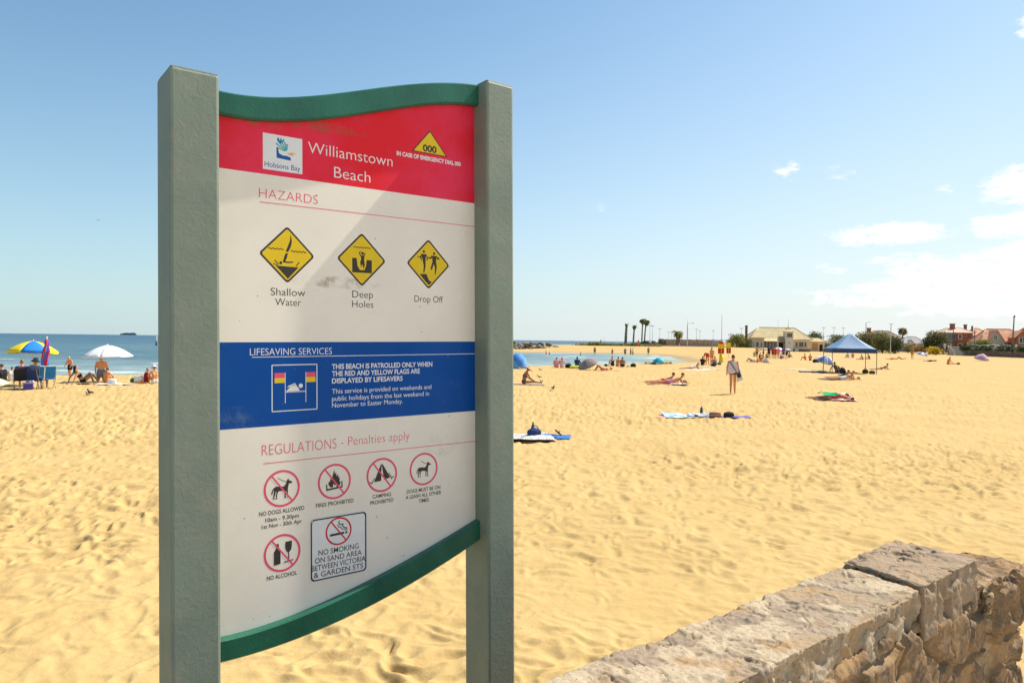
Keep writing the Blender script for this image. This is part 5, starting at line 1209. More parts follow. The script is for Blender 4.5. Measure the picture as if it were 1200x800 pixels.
    person('person', 'person in white sitting under the lime umbrella', g3(994, 419), R(20), 'knees', SK2, HB, [('shirt', WH)], h=1.6); person('person', 'person in pink sitting under the lime umbrella', g3(999.5, 419), R(-20), 'knees', SK2, HD, [('shirt', PK)], h=1.6)
    person('person', 'person in brown sitting on the sand behind the marquee leg', g3(1019, 421), R(60), 'legs_out', SK1, HB, [('shirt', BR)], h=1.7); person('person', 'person sitting with stretched legs beside the one in brown', g3(1011, 421.5), R(80), 'legs_out', SK1, HD, [('bottom', GY)], h=1.6)
    person('person', 'sunbather with bright red shorts lying far past the marquee', g3(1046, 421), LYING_R, 'flat', SKR, HR, [('shorts', RD)], h=1.7); person('person', 'sunbather with knees drawn up next to the one in red shorts', g3(1056, 421), LYING_L, 'back_up', SKR, HB, [('bottom', RD)], h=1.7)
    person('person', 'slim tanned person standing on the sand before the grey roofed house', g3(1069, 420.5), R(170), 'stand', SK3, HD, [('trunks', OR)], h=1.75); towel('lilac towel by the standing slim person', g3(1078, 420.8), 0, 2.2, 1.0, fabric((.40, .36, .50)))
    person('person', 'person lying face down in dark trunks on the far sand', g3(1091, 423.5), LYING_R, 'flat', SK3, HD, [('shorts', BK)], h=1.75); person('person', 'person in orange sitting up with legs stretched on open sand', g3(1111, 427), LYING_R, 'legs_out', SKR, HB, [('vest', OR), ('bottom', OR)], h=1.75); bag('dark bag at the feet of the person in orange', g3(1123, 427), 0, .9, fabric((.05, .05, .04)), squash=.7)
    pu = cmat('canopy_cloth', (.62, .38, .44), rough=.7); pu2 = cmat('canopy_cloth', (.52, .34, .46), rough=.7)
    umbrella('pink and lilac beach umbrella resting low below the sea wall', g3(1150, 422.6), 0, R(14), 1.05, .5, [pu, pu2], drop=.75, tilt_dir=R(-80), valance=.10)
    bu = cmat('canopy_cloth', (.30, .46, .70), rough=.7)
    umbrella('pale blue umbrella lying tipped over by the far houses', g3(1091, 414), 0, R(40), 1.35, 1.5, [bu, uw], drop=.75, tilt_dir=R(160), valance=.08); umbrella('navy and white umbrella lying low beside the pale blue one', g3(1080, 417), 0, R(16), 1.15, .85, [cmat('canopy_cloth', (.10, .11, .30), rough=.7), uw], drop=.45, tilt_dir=R(-60), valance=.06)
    towel('pale towel spread alone on the sand before the clubhouse', g3(935, 433), R(2), 1.9, .9, fabric((.68, .62, .56))); bag('white bag standing beside the lying pair before the clubhouse', g3(897.5, 425), 0, 1.5, fabric((.55, .62, .56)), squash=1.2)
    person('person', 'person sitting up beside the lying pair before the clubhouse', g3(892, 424), R(60), 'knees', SKR, HR, [('vest', RD)], h=1.6); person('person', 'person lying with knees raised before the clubhouse', g3(881, 423.5), LYING_L, 'back_up', SK1, HD, [('trunks', GY)], h=1.7)
    person('person', 'person lying face down on an orange towel before the clubhouse', g3(888, 424.6), LYING_R, 'prone', SKR, HD, [('bottom', BR)], h=1.7); towel('orange towel before the clubhouse under the lying pair', g3(887, 425), 0, 3, 1.3, fabric((.5, .2, .12)))
    # low gazebo with its crowd
    q = g3(895, 417.5); m_ = (q-CAM).dot(cf)/FPX; gz = thing('shade_gazebo', 'low tan fabric shade on poles before the clubhouse', 'gazebo', q, R(-10)); wx, hh = 8.6*m_, 9.6*m_
    b = B(); n = 12; x, y = np.meshgrid(np.linspace(-1, 1, n)*wx, np.linspace(-1, 1, n)*wx*.7, indexing='ij'); z = hh-.28*((x/wx)**2+(y/wx/.7)**2)+.1*np.cos(x*3); b.bm.free()
    o = link('shade_cloth', npmesh('shade_cloth', np.stack([x, y, z], -1).reshape(-1, 3), grid_faces(n, n)), TN, gz, True); md = o.modifiers.new('c', 'SOLIDIFY'); md.thickness = .02
    for sx_, sy_ in ((-1, -1), (1, -1), (1, 1), (-1, 1)): b = B(); b.tube((sx_*wx*.97, sy_*wx*.68, 0), (sx_*wx*.97, sy_*wx*.68, hh-.5), .035); b.build('pole', paint((.3, .25, .2)), gz)
    umbrella('pure white umbrella standing amid the crowd before the clubhouse', g3(912, 418.5), 0, 0, 7.3*m_, 11.2*m_, [wb], drop=3.6*m_, valance=.08); umbrella('cream yellow umbrella standing behind the crowd near the tower', g3(923, 415.5), 0, 0, 4.6*m_, 8.6*m_, [cmat('canopy_cloth', (.72, .62, .30), rough=.7)], drop=1.9*m_, valance=.06)
    crowd = [(887, 419, 'stand', SKR, HR, 'shirt', OR, 'person in orange standing at the lagoon side of the tan shade'), (890, 419.5, 'knees', SK1, HD, 'vest', BK, 'person in black sitting at the edge of the tan shade'), (894.5, 419.8, 'stand', SK3, HD, 'trunks', BR, 'bare chested person standing under the tan shade'), (898, 420, 'knees', SKR, HB, 'vest', OR, 'person in an orange vest sitting under the tan shade'), (901, 419, 'stand', SK3, HD, 'dress', BK, 'person in a black dress standing under the tan shade'),
             (905.5, 420, 'stand', SKR, HB, 'shirt', RD, 'person in a bright red shirt standing beside the white umbrella'), (908.5, 420.3, 'stand', SKR, HD, 'dress', RD, 'person in a red dress standing under the white umbrella'), (912, 420, 'stand', SK2, HBL, 'dress', PK, 'fair person in a pink dress under the white umbrella'), (915, 420.4, 'knees', SK2, HB, 'shirt', WH, 'person in a white shirt sitting under the white umbrella'), (918, 420, 'stand', SK1, HD, 'shirt', PU, 'person in a purple shirt at the tower side of the crowd'), (921.5, 420.5, 'bend', SK2, HB, 'shirt', NV, 'person in navy bending at the tower side of the crowd'), (924.5, 419, 'knees', SK2, HD, 'shirt', PK, 'person in pink sitting last in the crowd by the tower'), (884, 417.5, 'knees', SK1, HD, 'shirt', TN, 'person in tan sitting apart from the tan shade')]
    for px, py, kd, sk, hr, gm, mm, lab in crowd:
        person('person', lab, g3(px, py), R(random.uniform(-180, 180)), kd, sk, hr, [(gm, mm)]+([('shorts', BK)] if gm in ('shirt', 'vest') else []), h=1.66, group='people crowded before the clubhouse')
    # bathers and walkers on the far side of the lagoon
    far = [(697, 409.8, 0), (704, 409.5, 1), (708, 409.6, 2), (717.5, 414.5, 3), (732.5, 417.5, 1), (739, 417.6, 0), (741.5, 417.7, 2), (748, 411, 3), (759.8, 416.5, 1), (640, 412.5, 3), (644, 413, 0), (666, 409.5, 2), (670, 409.2, 1), (680.5, 412.5, 0), (658, 408.5, 3), (716.5, 407.0, 2), (762, 410.5, 2)]
    sets = [([('trunks', BK)], SK3, HD), ([('shirt', fabric((.28, .26, .30))), ('shorts', BK)], SK1, HD), ([('shirt', WH), ('shorts', NV)], SK1, HB), ([('one_piece', RD)], SKR, HB)]
    desc = ['person in dark trunks', 'person in grey clothes', 'person in a white top', 'person in a red swimsuit']
    protos = {}
    where = ['first on the dune crest past the rocks', 'on the dune crest by the green scrub', 'on the dune crest below the first palm', 'wading at the far lagoon edge', 'at the far lagoon edge near the flag poles', 'in the far shallows before the palms', 'in the far shallows beside another bather', 'on the far sand under the paired palms', 'alone in the far shallows near the sea wall', 'at the lagoon edge below the rocks', 'at the foot of the rock breakwater', 'sitting height on the dune past the breakwater', 'on the dune next to the breakwater end', 'wading off the dune', 'on top of the dune beside the breakwater', 'high on the dune by the scrub', 'on the far sand before the long brick wall']
    for i, (px, py, k) in enumerate(far):
        lab = desc[k]+' '+where[i]; q = g3(px, py)
        if k not in protos:
            protos[k] = person('person', lab, q, R(40*i), 'stand', sets[k][1], sets[k][2], sets[k][0], h=1.72, group='people across the lagoon')
        else:
            o = copy_tree(protos[k]); o.location = q; o.rotation_euler = (0, 0, R(47*i)); o['label'] = lab
build_beach()
# ------------------------------------------------------------------ background
def build_back():
    rng = np.random.default_rng(5)
    bark = mat('bark', (.21, .16, .115), .9, .3, 6, .4, 30); fr_g = cmat('leaf', (.075, .10, .03), rough=.7, var=.5, scale=3, island=.8)
    def leafmat(n, c):
        m = mat(n, tuple(x*.6 for x in c), .7, .4, 2, island=.9, col2=tuple(x*1.5 for x in c)); nt = m.node_tree
        b = nt.nodes['Principled BSDF']; t = nt.nodes.new('ShaderNodeBsdfTranslucent'); mx = nt.nodes.new('ShaderNodeMixShader'); mx.inputs[0].default_value = .42
        nt.links.new(b.inputs['Base Color'].links[0].from_socket, t.inputs[0]); nt.links.new(b.outputs[0], mx.inputs[1]); nt.links.new(t.outputs[0], mx.inputs[2])
        nt.links.new(mx.outputs[0], [n_ for n_ in nt.nodes if n_.type == 'OUTPUT_MATERIAL'][0].inputs[0]); return m
    LG = leafmat('leaf_olive', (.165, .155, .06)); LD = leafmat('leaf_dark', (.075, .09, .035)); LY = leafmat('leaf_yellow', (.52, .36, .02)); LO = leafmat('leaf_bright', (.20, .20, .04)); LR = leafmat('leaf_ochre', (.30, .19, .06))
    def leaves(lobes, n, size):
        tot = sum(l[3]*l[4]*l[5] for l in lobes); V_ = []; F_ = []
        for cx, cy, cz, rx, ry, rz in lobes:
            k = int(n*rx*ry*rz/tot)+8
            d = rng.normal(size=(k, 3)); d /= np.linalg.norm(d, axis=1)[:, None]
            r = rng.uniform(.25, 1.0, k)**.45*(1+.16*rng.normal(size=k))
            c = np.array([cx, cy, cz])+d*r[:, None]*np.array([rx, ry, rz])
            a = rng.normal(size=(k, 3)); a /= np.linalg.norm(a, axis=1)[:, None]; b = np.cross(a, rng.normal(size=(k, 3))); b /= np.linalg.norm(b, axis=1)[:, None]
            s = size*rng.uniform(.6, 1.35, k)[:, None]
            base = sum(len(x) for x in V_)
            V_.append(np.stack([c-a*s, c+b*s*.55, c+a*s, c-b*s*.55], 1).reshape(-1, 3)); F_.append(base+np.arange(4*k).reshape(-1, 4))
        return np.concatenate(V_), np.concatenate(F_)
    def tree(name, label, px, py, Y, w, h, lm, trunk=.25, group=None, n=1500, low=False, cat='tree', seed=0, flat=1.0, z=None):
        q = at(px, py, Y); x, y = q.x, q.y; z0 = z if z is not None else float(base_h(np.array([x]), np.array([y]))[0])
        r = thing(name, label, cat, (x, y, z0), 0, group); rs = np.random.default_rng(seed+3)
        lobes = []; b0 = 0.0 if low else h*trunk
        for i in range(9):
            a = rs.uniform(0, 6.28); rr = rs.uniform(.1, .5)*w*.62; zz = b0+(h-b0)*rs.uniform(.22, .82)
            k = rs.uniform(.20, .36); lobes.append((rr*math.cos(a), rr*math.sin(a)*.8, zz, w*k, w*k, min((h-b0)*.34*flat, h-zz)))
        lobes.append((0, 0, b0+(h-b0)*.5, w*.36, w*.34, (h-b0)*.42))
        v, f = leaves(lobes, n, max(.16, w*.035)); keep = v[:, 2].reshape(-1, 4).min(1) > .02; f = f[keep]
        link('crown', npmesh('crown', v, f), lm, r)
        b = B(); b.tube((0, 0, -.3), (w*.02, 0, b0+h*.25), w*.035+.05, w*.02+.03, 8)
        for l in lobes[:5]: b.tube((w*.015, 0, b0*.8+h*.1), (l[0]*.8, l[1]*.8, l[2]), w*.016+.02, .02, 6)
        b.build('trunk', bark, r); return r
    def palm(label, px, py_b, py_t, Y, crown, trunk_r, fan=True, skirt=.25, group=None, n=34, lean=0, lm=LG):
        q = at(px, py_b, Y); z0 = float(base_h(np.array([q.x]), np.array([q.y]))[0]); h = at(px, py_t, Y).z-z0-crown*.35
        r = thing('palm_tree', label, 'palm tree', (q.x, q.y, z0), 0, group); b = B(); pr = (0, 0, -.3)
        for i in range(1, 9):
            t = i/8; p = (lean*t*t, 0, h*t); b.tube(pr, p, trunk_r*(1.15-.35*(i-1)/8)*(1.3 if i == 1 else 1), trunk_r*(1.15-.35*t), 9); pr = p
        b.build('trunk', bark, r); b = B(); rs = np.random.default_rng(int(px))
        for i in range(n):
            a = rs.uniform(0, 6.28); e = rs.uniform(-.9, 1.25); L_ = crown*rs.uniform(.75, 1.1); pts = []
            for j in range(6):
                t = j/5; d = L_*t; ee = e-1.15*t*t
                pts.append(V((lean+math.cos(a)*d*math.cos(ee*.8), math.sin(a)*d*math.cos(ee*.8), h+d*math.sin(ee)*.9)))
            sd_ = V((-math.sin(a), math.cos(a), 0)); wd = [.05, .10, .2, .34 if fan else .20, .26 if fan else .16, .02]
            for j in range(5):
                for g in (-1, 1):
                    dr = V((0, 0, -.35))
                    q4 = [pts[j], pts[j]+(sd_*g+dr)*wd[j]*crown*.7, pts[j+1]+(sd_*g+dr)*wd[j+1]*crown*.7, pts[j+1]]
                    if (q4[1]-q4[0]).length > 1e-4: b.poly(q4)
        b.build('crown', lm, r)
        if skirt:
            b = B()
            for i in range(26):
                a = rs.uniform(0, 6.28); z = h-rs.uniform(0, skirt)*crown*2.2
                b.poly([(lean+trunk_r*.7*math.cos(a), trunk_r*.7*math.sin(a), z), (lean+crown*.34*math.cos(a-.2), crown*.34*math.sin(a-.2), z-crown*.5), (lean+crown*.30*math.cos(a+.2), crown*.30*math.sin(a+.2), z-crown*.62)])
            b.build('dead_fronds', leafmat('dead_frond', (.22, .155, .075)), r)
        return r
    PG = 'tall fan palms beyond the lagoon'
    palm('stout fan palm standing apart at the lagoon end of the palms', 733, 405, 378.5, 260, 1.1, .50, group=PG, n=16, lean=.35); palm('slim fan palm with a small tuft beside the stout one', 742, 405.5, 380.5, 262, 1.3, .32, group=PG, n=22, lean=.4)
    palm('tallest fan palm of the close pair with a brown skirt', 752, 405, 373, 255, 1.6, .26, group=PG, n=34, lean=.3); palm('shorter fan palm leaning out of the close pair', 755, 405, 374.6, 258, 1.6, .26, group=PG, n=34, lean=.6)
    palm('short bushy date palm before the long brick wall', 794.3, 410, 387.5, 225, 2.0, .55, fan=False, skirt=.5, n=46, lm=LO); palm('feathery palm top showing behind the grey roofed house', 1057.5, 405, 383.5, 245, 2.3, .3, fan=False, skirt=0, n=40, lm=LG)
    # breakwater rocks
    rk = [mat('rock', c, .95, .25, 1.5, .5, 6) for c in ((.22, .18, .15), (.32, .27, .215), (.155, .125, .11), (.40, .33, .25))]; protos = []
    for k in range(8):
        b = B(); b.ball((0, 0, 0), 1, 1, 1, sub=3); rs = np.random.default_rng(k)
        ns = rs.normal(size=(9, 3)); ns /= np.linalg.norm(ns, axis=1)[:, None]; ds = rs.uniform(.55, .85, 9)
        for v in b.bm.verts:
            for nn, dd in zip(ns, ds):
                t = v.co.dot(V(nn))-dd
                if t > 0: v.co -= V(nn)*t
        for f in b.bm.faces: f.smooth = False
        bmesh.ops.recalc_face_normals(b.bm, faces=b.bm.faces); me = bpy.data.meshes.new('rock'); b.bm.to_mesh(me); b.bm.free(); me.materials.append(rk[k % 4]); protos.append(me)
    for i in range(230):
        t = random.random()**.8; px = 655-110*t; row = random.random(); Y = 178+7*random.random()-3*row
        o = bpy.data.objects.new('rock', protos[i % 8]); COL.objects.link(o); q = at(px, 405, Y); s = random.uniform(.38, .82)*(1 if px < 646 else .7)
        top = 2.0 if px < 640 else 2.0-(px-640)*.05
        o.location = (q.x, q.y, SEA+.1+row*(top-.15)); o.location.y += (row-.5)*7; o.scale = (s*1.25, s, s*.78); o.rotation_euler = (random.uniform(-.5, .5), random.uniform(-.5, .5), random.uniform(0, 6.28))
        tag(o, 'angular brown grey boulder of the rock breakwater between lagoon and sea', 'rock', 'breakwater boulders')
    # dune scrub (nobody could count it)
    X = []; F = []; base = 0
    for i in range(2600):
        px = random.choice([random.gauss(697, 7), random.gauss(722, 15), random.uniform(686, 775), random.gauss(745, 4)]); Y = random.uniform(190, 204); q = at(px, 405, Y); z = float(1.0+SEA+.45) if False else 1.0
        a = random.uniform(0, 3.14); hh = random.uniform(.3, .75)*(1.35 if 690 < px < 704 or 740 < px < 750 else 1); w_ = .35
        X += [(q.x-w_*math.cos(a), q.y-w_*math.sin(a), z-.15), (q.x+w_*math.cos(a), q.y+w_*math.sin(a), z-.15), (q.x+w_*.9*math.cos(a+.4), q.y+w_*math.sin(a+.4), z+hh), (q.x-w_*.4*math.cos(a), q.y-w_*.4*math.sin(a), z+hh*.8)]; F.append((base, base+1, base+2, base+3)); base += 4
    o = link('dune_scrub', npmesh('dune_scrub', X, F), leafmat('scrub', (.20, .185, .05))); o['kind'] = 'stuff'
    # low sea wall strips and the long brick wall
    stone = mat('wall_stone', (.36, .31, .26), .9, .2, 1.2, .3, 8); brick = mat('brick_tan', (.46, .335, .245), .9, .2, 1.5, .3, 10); conc = mat('concrete_pale', (.46, .42, .37), .9, .15, 1, .2, 9)
    def wallrun(name, label, pts, h, th, m, cap=None, z0=None, cat='wall'):
        r = thing(name, label, cat, pts[0]); r['kind'] = 'thing'; b = B(); c = B(); o0 = V(pts[0])
        for A, C_ in zip(pts, pts[1:]):
            A, C_ = V(A), V(C_); n = (C_-A).cross(V((0, 0, 1))).normalized()*th/2
            q = [A-n-o0, C_-n-o0, C_+n-o0, A+n-o0]; q = [V((p.x, p.y, p.z-.6)) for p in q]; b.prism(q, (0, 0, h+.6))
            q = [V((p.x, p.y, p.z+.6+h+.003)) for p in [A-n*1.3-o0-V((0, 0, .6)), C_-n*1.3-o0-V((0, 0, .6)), C_+n*1.3-o0-V((0, 0, .6)), A+n*1.3-o0-V((0, 0, .6))]]; c.prism(q, (0, 0, .14))
        b.build('masonry', m, r); c.build('coping', cap or conc, r); return r
    P = lambda px, py, Y, z=0: V((*at(px, py, Y).xy, z))
    wallrun('beach_wall', 'low grey stone wall running behind the lagoon sand', [P(768, 412, 196), P(830, 413, 186), P(905, 415, 178)], .62, .5, stone)
    wallrun('beach_wall', 'second low wall set back above the first one behind the lagoon', [P(755, 409, 218, .3), P(868, 411, 206, .3)], .85, .5, conc)
    wl = wallrun('brick_wall', 'long tan brick wall with piers behind the date palm', [P(772.5, 409, 240), P(845, 409, 226)], 2.95, .4, brick, cap=mat('coping_red', (.30, .19, .15), .9))
    A, C_ = P(772.5, 409, 240)-P(772.5, 409, 240), P(845, 409, 226)-P(772.5, 409, 240)
    for i in range(9):
        p = A.lerp(C_, i/8); b = B(); b.box(p.x-.3, p.x+.3, p.y-.45, p.y+.3, -.3, 3.2); b.build('pier', brick, wl)
    wallrun('sea_wall', 'brown masonry sea wall between the far sand and the houses', [P(1112, 415, 178, 0), P(1150, 417, 163.5, 0), P(1215, 420, 143, 0), P(1330, 420, 116, 0)], 1.42, .6, mat('bluestone_far', (.20, .145, .12), .9, .3, 1.3, .3, 8), cap=mat('cap_far', (.26, .21, .18), .9))
    st = thing('beach_steps', 'pale handrailed steps coming down through the sea wall', 'steps', P(1120, 416, 171, 0)); b = B()
    for i in range(7): b.box(-1.6+.0*i, 1.6, -.3*i-.3, -.3*i, 0, 1.42-.2*i)
    b.build('flight', conc, st)
    for s in (-1.7, 1.7): b = B(); b.tube((s, .2, 2.3), (s, -2.2, .95), .05); b.tube((s, .2, 1.2), (s, .2, 2.3), .05); b.tube((s, -2.2, 0), (s, -2.2, .95), .05); b.build('handrail', paint((.75, .72, .66)), st)
    # buildings
    glass = mat('window_glass', (.05, .055, .06), .15, .2, 1, spec=.5); frame = paint((.72, .70, .66)); tile_y = mat('roof_tan', (.58, .45, .24), .85, .12, .8, .4, 3); tile_o = mat('roof_terracotta', (.60, .29, .16), .85, .2, .8, .4, 3); tile_p = mat('roof_pale_terracotta', (.60, .40, .30), .85, .2, .8, .4, 3); tile_g = mat('roof_grey', (.36, .33, .31), .85, .15, .8, .3, 3)
    cream = mat('render_cream', (.66, .56, .40), .9, .1, .8); brr = mat('brick_red', (.27, .115, .075), .9, .25, 1.5, .3, 12); brb = mat('brick_brown', (.16, .09, .07), .9, .25, 1.5); white = mat('render_white', (.66, .63, .58), .9, .06, 1); dark = mat('door_and_shade_dark', (.028, .024, .022), .9); grn = mat('render_olive', (.48, .45, .35), .9, .1, 1)  # dark: near-black for doors and for shade painted over porch openings
    def window(par, x0, x1, z0, z1, y, nx=2, fm=None):
        b = B(); t = .11
        for bx in ((x0, x1, z1-t, z1), (x0, x1, z0, z0+t), (x0, x0+t, z0+t, z1-t), (x1-t, x1, z0+t, z1-t)): b.box(bx[0], bx[1], y-.10, y+.02, bx[2], bx[3])
        for i in range(1, nx): xm = x0+(x1-x0)*i/nx; b.box(xm-.045, xm+.045, y-.085, y+.02, z0+t, z1-t)
        f = b.build('window', fm or frame, par); b = B(); b.box(x0+t*.5, x1-t*.5, y-.035, y+.01, z0+t*.5, z1-t*.5); b.build('pane', glass, f); b = B(); b.box(x0-.1, x1+.1, y-.18, y-.003, z0-.12, z0-.003); b.build('sill', conc, f)
    def door(par, x0, x1, z1, y, m=None):
        b = B(); b.box(x0, x1, y-.06, y+.02, 0, z1); d_ = b.build('door', m or dark, par); b = B(); b.ball((x1-.12, y-.09, z1*.48), .05); b.build('handle', paint((.6, .5, .2)), d_)
    def hip(par, x0, x1, y0, y1, z, h, m, ov=.5, ridge=None, axis=0):
        x0 -= ov; x1 += ov; y0 -= ov; y1 += ov; b = B(); rr = ridge
        if rr is None: rr = (y1-y0)/2
        A = [(x0, y0, z), (x1, y0, z), (x1, y1, z), (x0, y1, z)]; ym = (y0+y1)/2; r0_, r1_ = (x0+rr, ym, z+h), (x1-rr, ym, z+h)
        bm = b.bm; v = [bm.verts.new(p) for p in A+[r0_, r1_]]; w_ = [bm.verts.new((p[0], p[1], z-.16)) for p in A]
        for f in ((0, 1, 5, 4), (1, 2, 5), (2, 3, 4, 5), (3, 0, 4)): bm.faces.new([v[i] for i in f])
        for i in range(4): bm.faces.new((w_[i], w_[(i+1) % 4], v[(i+1) % 4], v[i]))
        bm.faces.new(w_); o = b.build('roof', m, par)
        b = B(); b.tube(r0_, r1_, .12, n=6); 
        for p, q in ((A[0], r0_), (A[3], r0_), (A[1], r1_), (A[2], r1_)): b.tube(p, q, .11, n=6)
        b.build('ridge_cap', m, o); return o
    def chimney(roof, x, y, z0, z1, w_, m=None):
        b = B(); b.box(x-w_, x+w_, y-.4, y+.4, z0, z1); b.box(x-w_-.08, x+w_+.08, y-.48, y+.48, z1+.003, z1+.2); b.build('chimney', m or brr, roof)
    def gable(par, x0, x1, y0, y1, z, h, m, wm, ov=.45):                 # ridge along y, gable faces -y
        xm = (x0+x1)/2; b = B(); t = .18
        for s, xa in ((1, x0-ov), (-1, x1+ov)):
            k = h/(xm-x0); zl = z-ov*k; b.prism([(xa, y0-ov, zl), (xm, y0-ov, z+h), (xm, y1, z+h), (xa, y1, zl)], (0, 0, t))
        o = b.build('roof', m, par); b = B(); b.prism([(x0, y0+.01, z), (x1, y0+.01, z), (xm, y0+.01, z+h-.02)], (0, .3, 0)); b.build('gable_wall', wm, par); return o
    def place(px, py, Y, face_px=None): q = at(px, py, Y); return V((q.x, q.y, float(base_h(np.array([q.x]), np.array([q.y]))[0])))
    # clubhouse: 72 px wide at 200 m -> 17 m
    Yc = 205; m_ = Yc/FPX; q = place(914, 411, Yc); cb = thing('clubhouse', 'cream beach clubhouse with a broad tan roof and a square lookout tower', 'building', q, R(-6)); Xp = lambda px: (px-914)*m_
    b = B(); b.box(Xp(881), Xp(948.5), 0, 9, -.4, 3.45); b.build('wall', cream, cb); rf = hip(cb, Xp(880), Xp(949), 0, 9, 3.46, 3.35, tile_y, .45, ridge=Xp(893)-Xp(879)+.4); chimney(rf, Xp(878), 3.0, 1.0, 7.1, .28, mat('chimney_brown', (.19, .10, .075), .9))
    b = B(); b.box(Xp(879.5), Xp(893.5), -2.2, -.003, -.4, 3.5); b.build('wing_wall', grn, cb); b = B(); b.box(Xp(878.5), Xp(894.5), -2.7, -.0, 3.503, 3.85); b.build('wing_roof', tile_y, cb)
    for a, c in ((881.2, 883.2), (884.2, 888.2), (889.2, 891.8)): window(cb, Xp(a), Xp(c), 1.0, 2.7, -2.2, 1)
    b = B(); b.box(Xp(894.6), Xp(911.6), -.5, -.003, .9, 2.45); b.build('veranda_glazing', mat('veranda_glass', (.12, .14, .20), .2), cb)
    for a in (895, 898.5, 902, 905.5, 909, 911.3): b = B(); b.box(Xp(a)-.07, Xp(a)+.07, -.62, -.503, 0, 2.75); b.build('veranda_post', frame, cb)
    b = B(); b.prism([(Xp(894), -2.6, 2.75), (Xp(912), -2.6, 2.75), (Xp(912), -.1, 3.5), (Xp(894), -.1, 3.5)], (0, 0, .12)); b.build('veranda_roof', tile_y, cb)
    door(cb, Xp(912.2), Xp(917.3), 2.5, -.05); window(cb, Xp(909), Xp(911), .6, 2.3, -.52, 1)
    b = B(); b.box(Xp(911), Xp(918), -1.5, -.01, 2.72, 3.3); b.build('porch_lintel', mat('porch', (.25, .21, .18), .9), cb)
    tw = B(); tw.box(Xp(918.3), Xp(927.2), -1.5, .9, -.4, 5.6); tw.build('tower', white, cb)
    b = B(); tx0, tx1 = Xp(916), Xp(929.5); tz = 5.62; bm = b.bm; cx = (tx0+tx1)/2; vv = [bm.verts.new(p) for p in ((tx0, -2.1, tz), (tx1, -2.1, tz), (tx1, 1.5, tz), (tx0, 1.5, tz))]; v2 = [bm.verts.new((cx+(p.co.x-cx)*.42, -.3+(p.co.y+.3)*.42, tz+.55)) for p in vv]; ap = bm.verts.new((cx, -.3, tz+1.5))
    for i in range(4): bm.faces.new((vv[i], vv[(i+1) % 4], v2[(i+1) % 4], v2[i])); bm.faces.new((v2[i], v2[(i+1) % 4], ap))
    bm.faces.new(vv[::-1]); b.build('tower_roof', tile_y, cb); b = B(); b.tube((cx, -.3, tz+1.45), (cx, -.3, tz+3.5), .05); b.ball((cx, -.3, tz+2.2), .12); b.build('flag_staff', frame, cb)
    window(cb, Xp(920), Xp(926), 4.05, 5.15, -1.5, 3, paint((.35, .30, .24))); window(cb, Xp(921.8), Xp(923.6), 2.3, 2.9, -1.5, 1); b = B(); b.box(Xp(918.1), Xp(927.4), -1.58, -1.503, 3.75, 3.95); b.build('string_course', cream, cb)
    for a, c in ((931.3, 934), (935.2, 940.6), (941.6, 944)): window(cb, Xp(a), Xp(c), 1.35, 2.75, 0, 2 if c-a > 3 else 1, paint((.48, .36, .26)))
    b = B(); b.box(Xp(929), Xp(948.4), -.12, -.003, -.3, .75); b.build('plinth', mat('plinth', (.24, .17, .13), .9), cb); b = B(); b.box(Xp(930), Xp(934), -.9, -.13, 0, .85); b.build('locker', white, cb)
    fp = thing('flag_pole', 'white flag pole in front of the clubhouse veranda', 'flag pole', place(911.5, 411, 195)); b = B(); b.tube((0, 0, 0), (0, 0, 8.4), .07, .04); b.build('pole', frame, fp); b = B(); b.ball((0, 0, 8.45), .12); b.tube((-.7, 0, 6.2), (.7, 0, 6.2), .03); b.build('yardarm', frame, fp)
    # outbuilding between clubhouse and marquee
    q = place(957, 409, 215); m_ = 215/FPX; ob = thing('kiosk', 'small cream kiosk with an orange sign panel past the clubhouse', 'building', q, R(-8)); b = B(); b.box(-1.9, 2.2, 0, 4, -.3, 3.0); b.build('wall', cream, ob); hip(ob, -1.9, 2.2, 0, 4, 3.01, 1.0, tile_y, .4, ridge=1.6); b = B(); b.box(-1.3, .3, -.08, -.003, .5, 2.5); b.build('shutter', mat('shutter', (.50, .27, .14), .8), ob); door(ob, .8, 1.7, 2.1, 0)
    # grey roofed house
    Yg = 225; m_ = Yg/FPX; q = place(1071, 407, Yg); gh = thing('house', 'grey roofed weatherboard house with a shaded porch behind the round bush', 'house', q, R(-14)); Xp = lambda px: (px-1071)*m_
    b = B(); b.box(Xp(1060), Xp(1083), 0, 8, -.3, 2.7); b.build('wall', white, gh); rf = hip(gh, Xp(1060), Xp(1083), 0, 8, 2.71, 2.1, tile_g, .5, ridge=2.2); b = B(); b.box(Xp(1068), Xp(1073.5), -.06, -.003, 0, 2.1); b.build('porch_shade_panel', dark, gh); window(gh, Xp(1062), Xp(1065.5), .9, 2.2, 0); window(gh, Xp(1076), Xp(1081), .9, 2.2, 0); gable(gh, Xp(1063), Xp(1070), -1.4, 3, 2.5, 1.2, tile_g, white, .3); door(gh, Xp(1066.4), Xp(1067.8), 2.0, 0)  # porch recess is a near-black panel standing in for its shade
    q = place(1034, 407, 250); hh = thing('house', 'brown roofed house whose chimney shows above the olive trees', 'house', q, R(-12)); b = B(); b.box(-5, 6, 0, 8, -.3, 4.0); b.build('wall', brb, hh); rf = hip(hh, -5, 6, 0, 8, 4.01, 2.6, mat('roof_brown', (.30, .20, .15), .85, .2, .8), .5, ridge=3.6); chimney(rf, -3.6, 3, 5, 7.4, .6); window(hh, -3, -1.4, 1, 2.4, 0); door(hh, 1, 2, 2.1, 0)
    # the brick house with the balcony
    Yb = 192; m_ = Yb/FPX; q = place(1124, 410, Yb); q.z = 1.15; h1 = thing('house', 'two storey brown brick house with a glassed corner balcony', 'house', q, R(-14)); Xp = lambda px: (px-1124)*m_
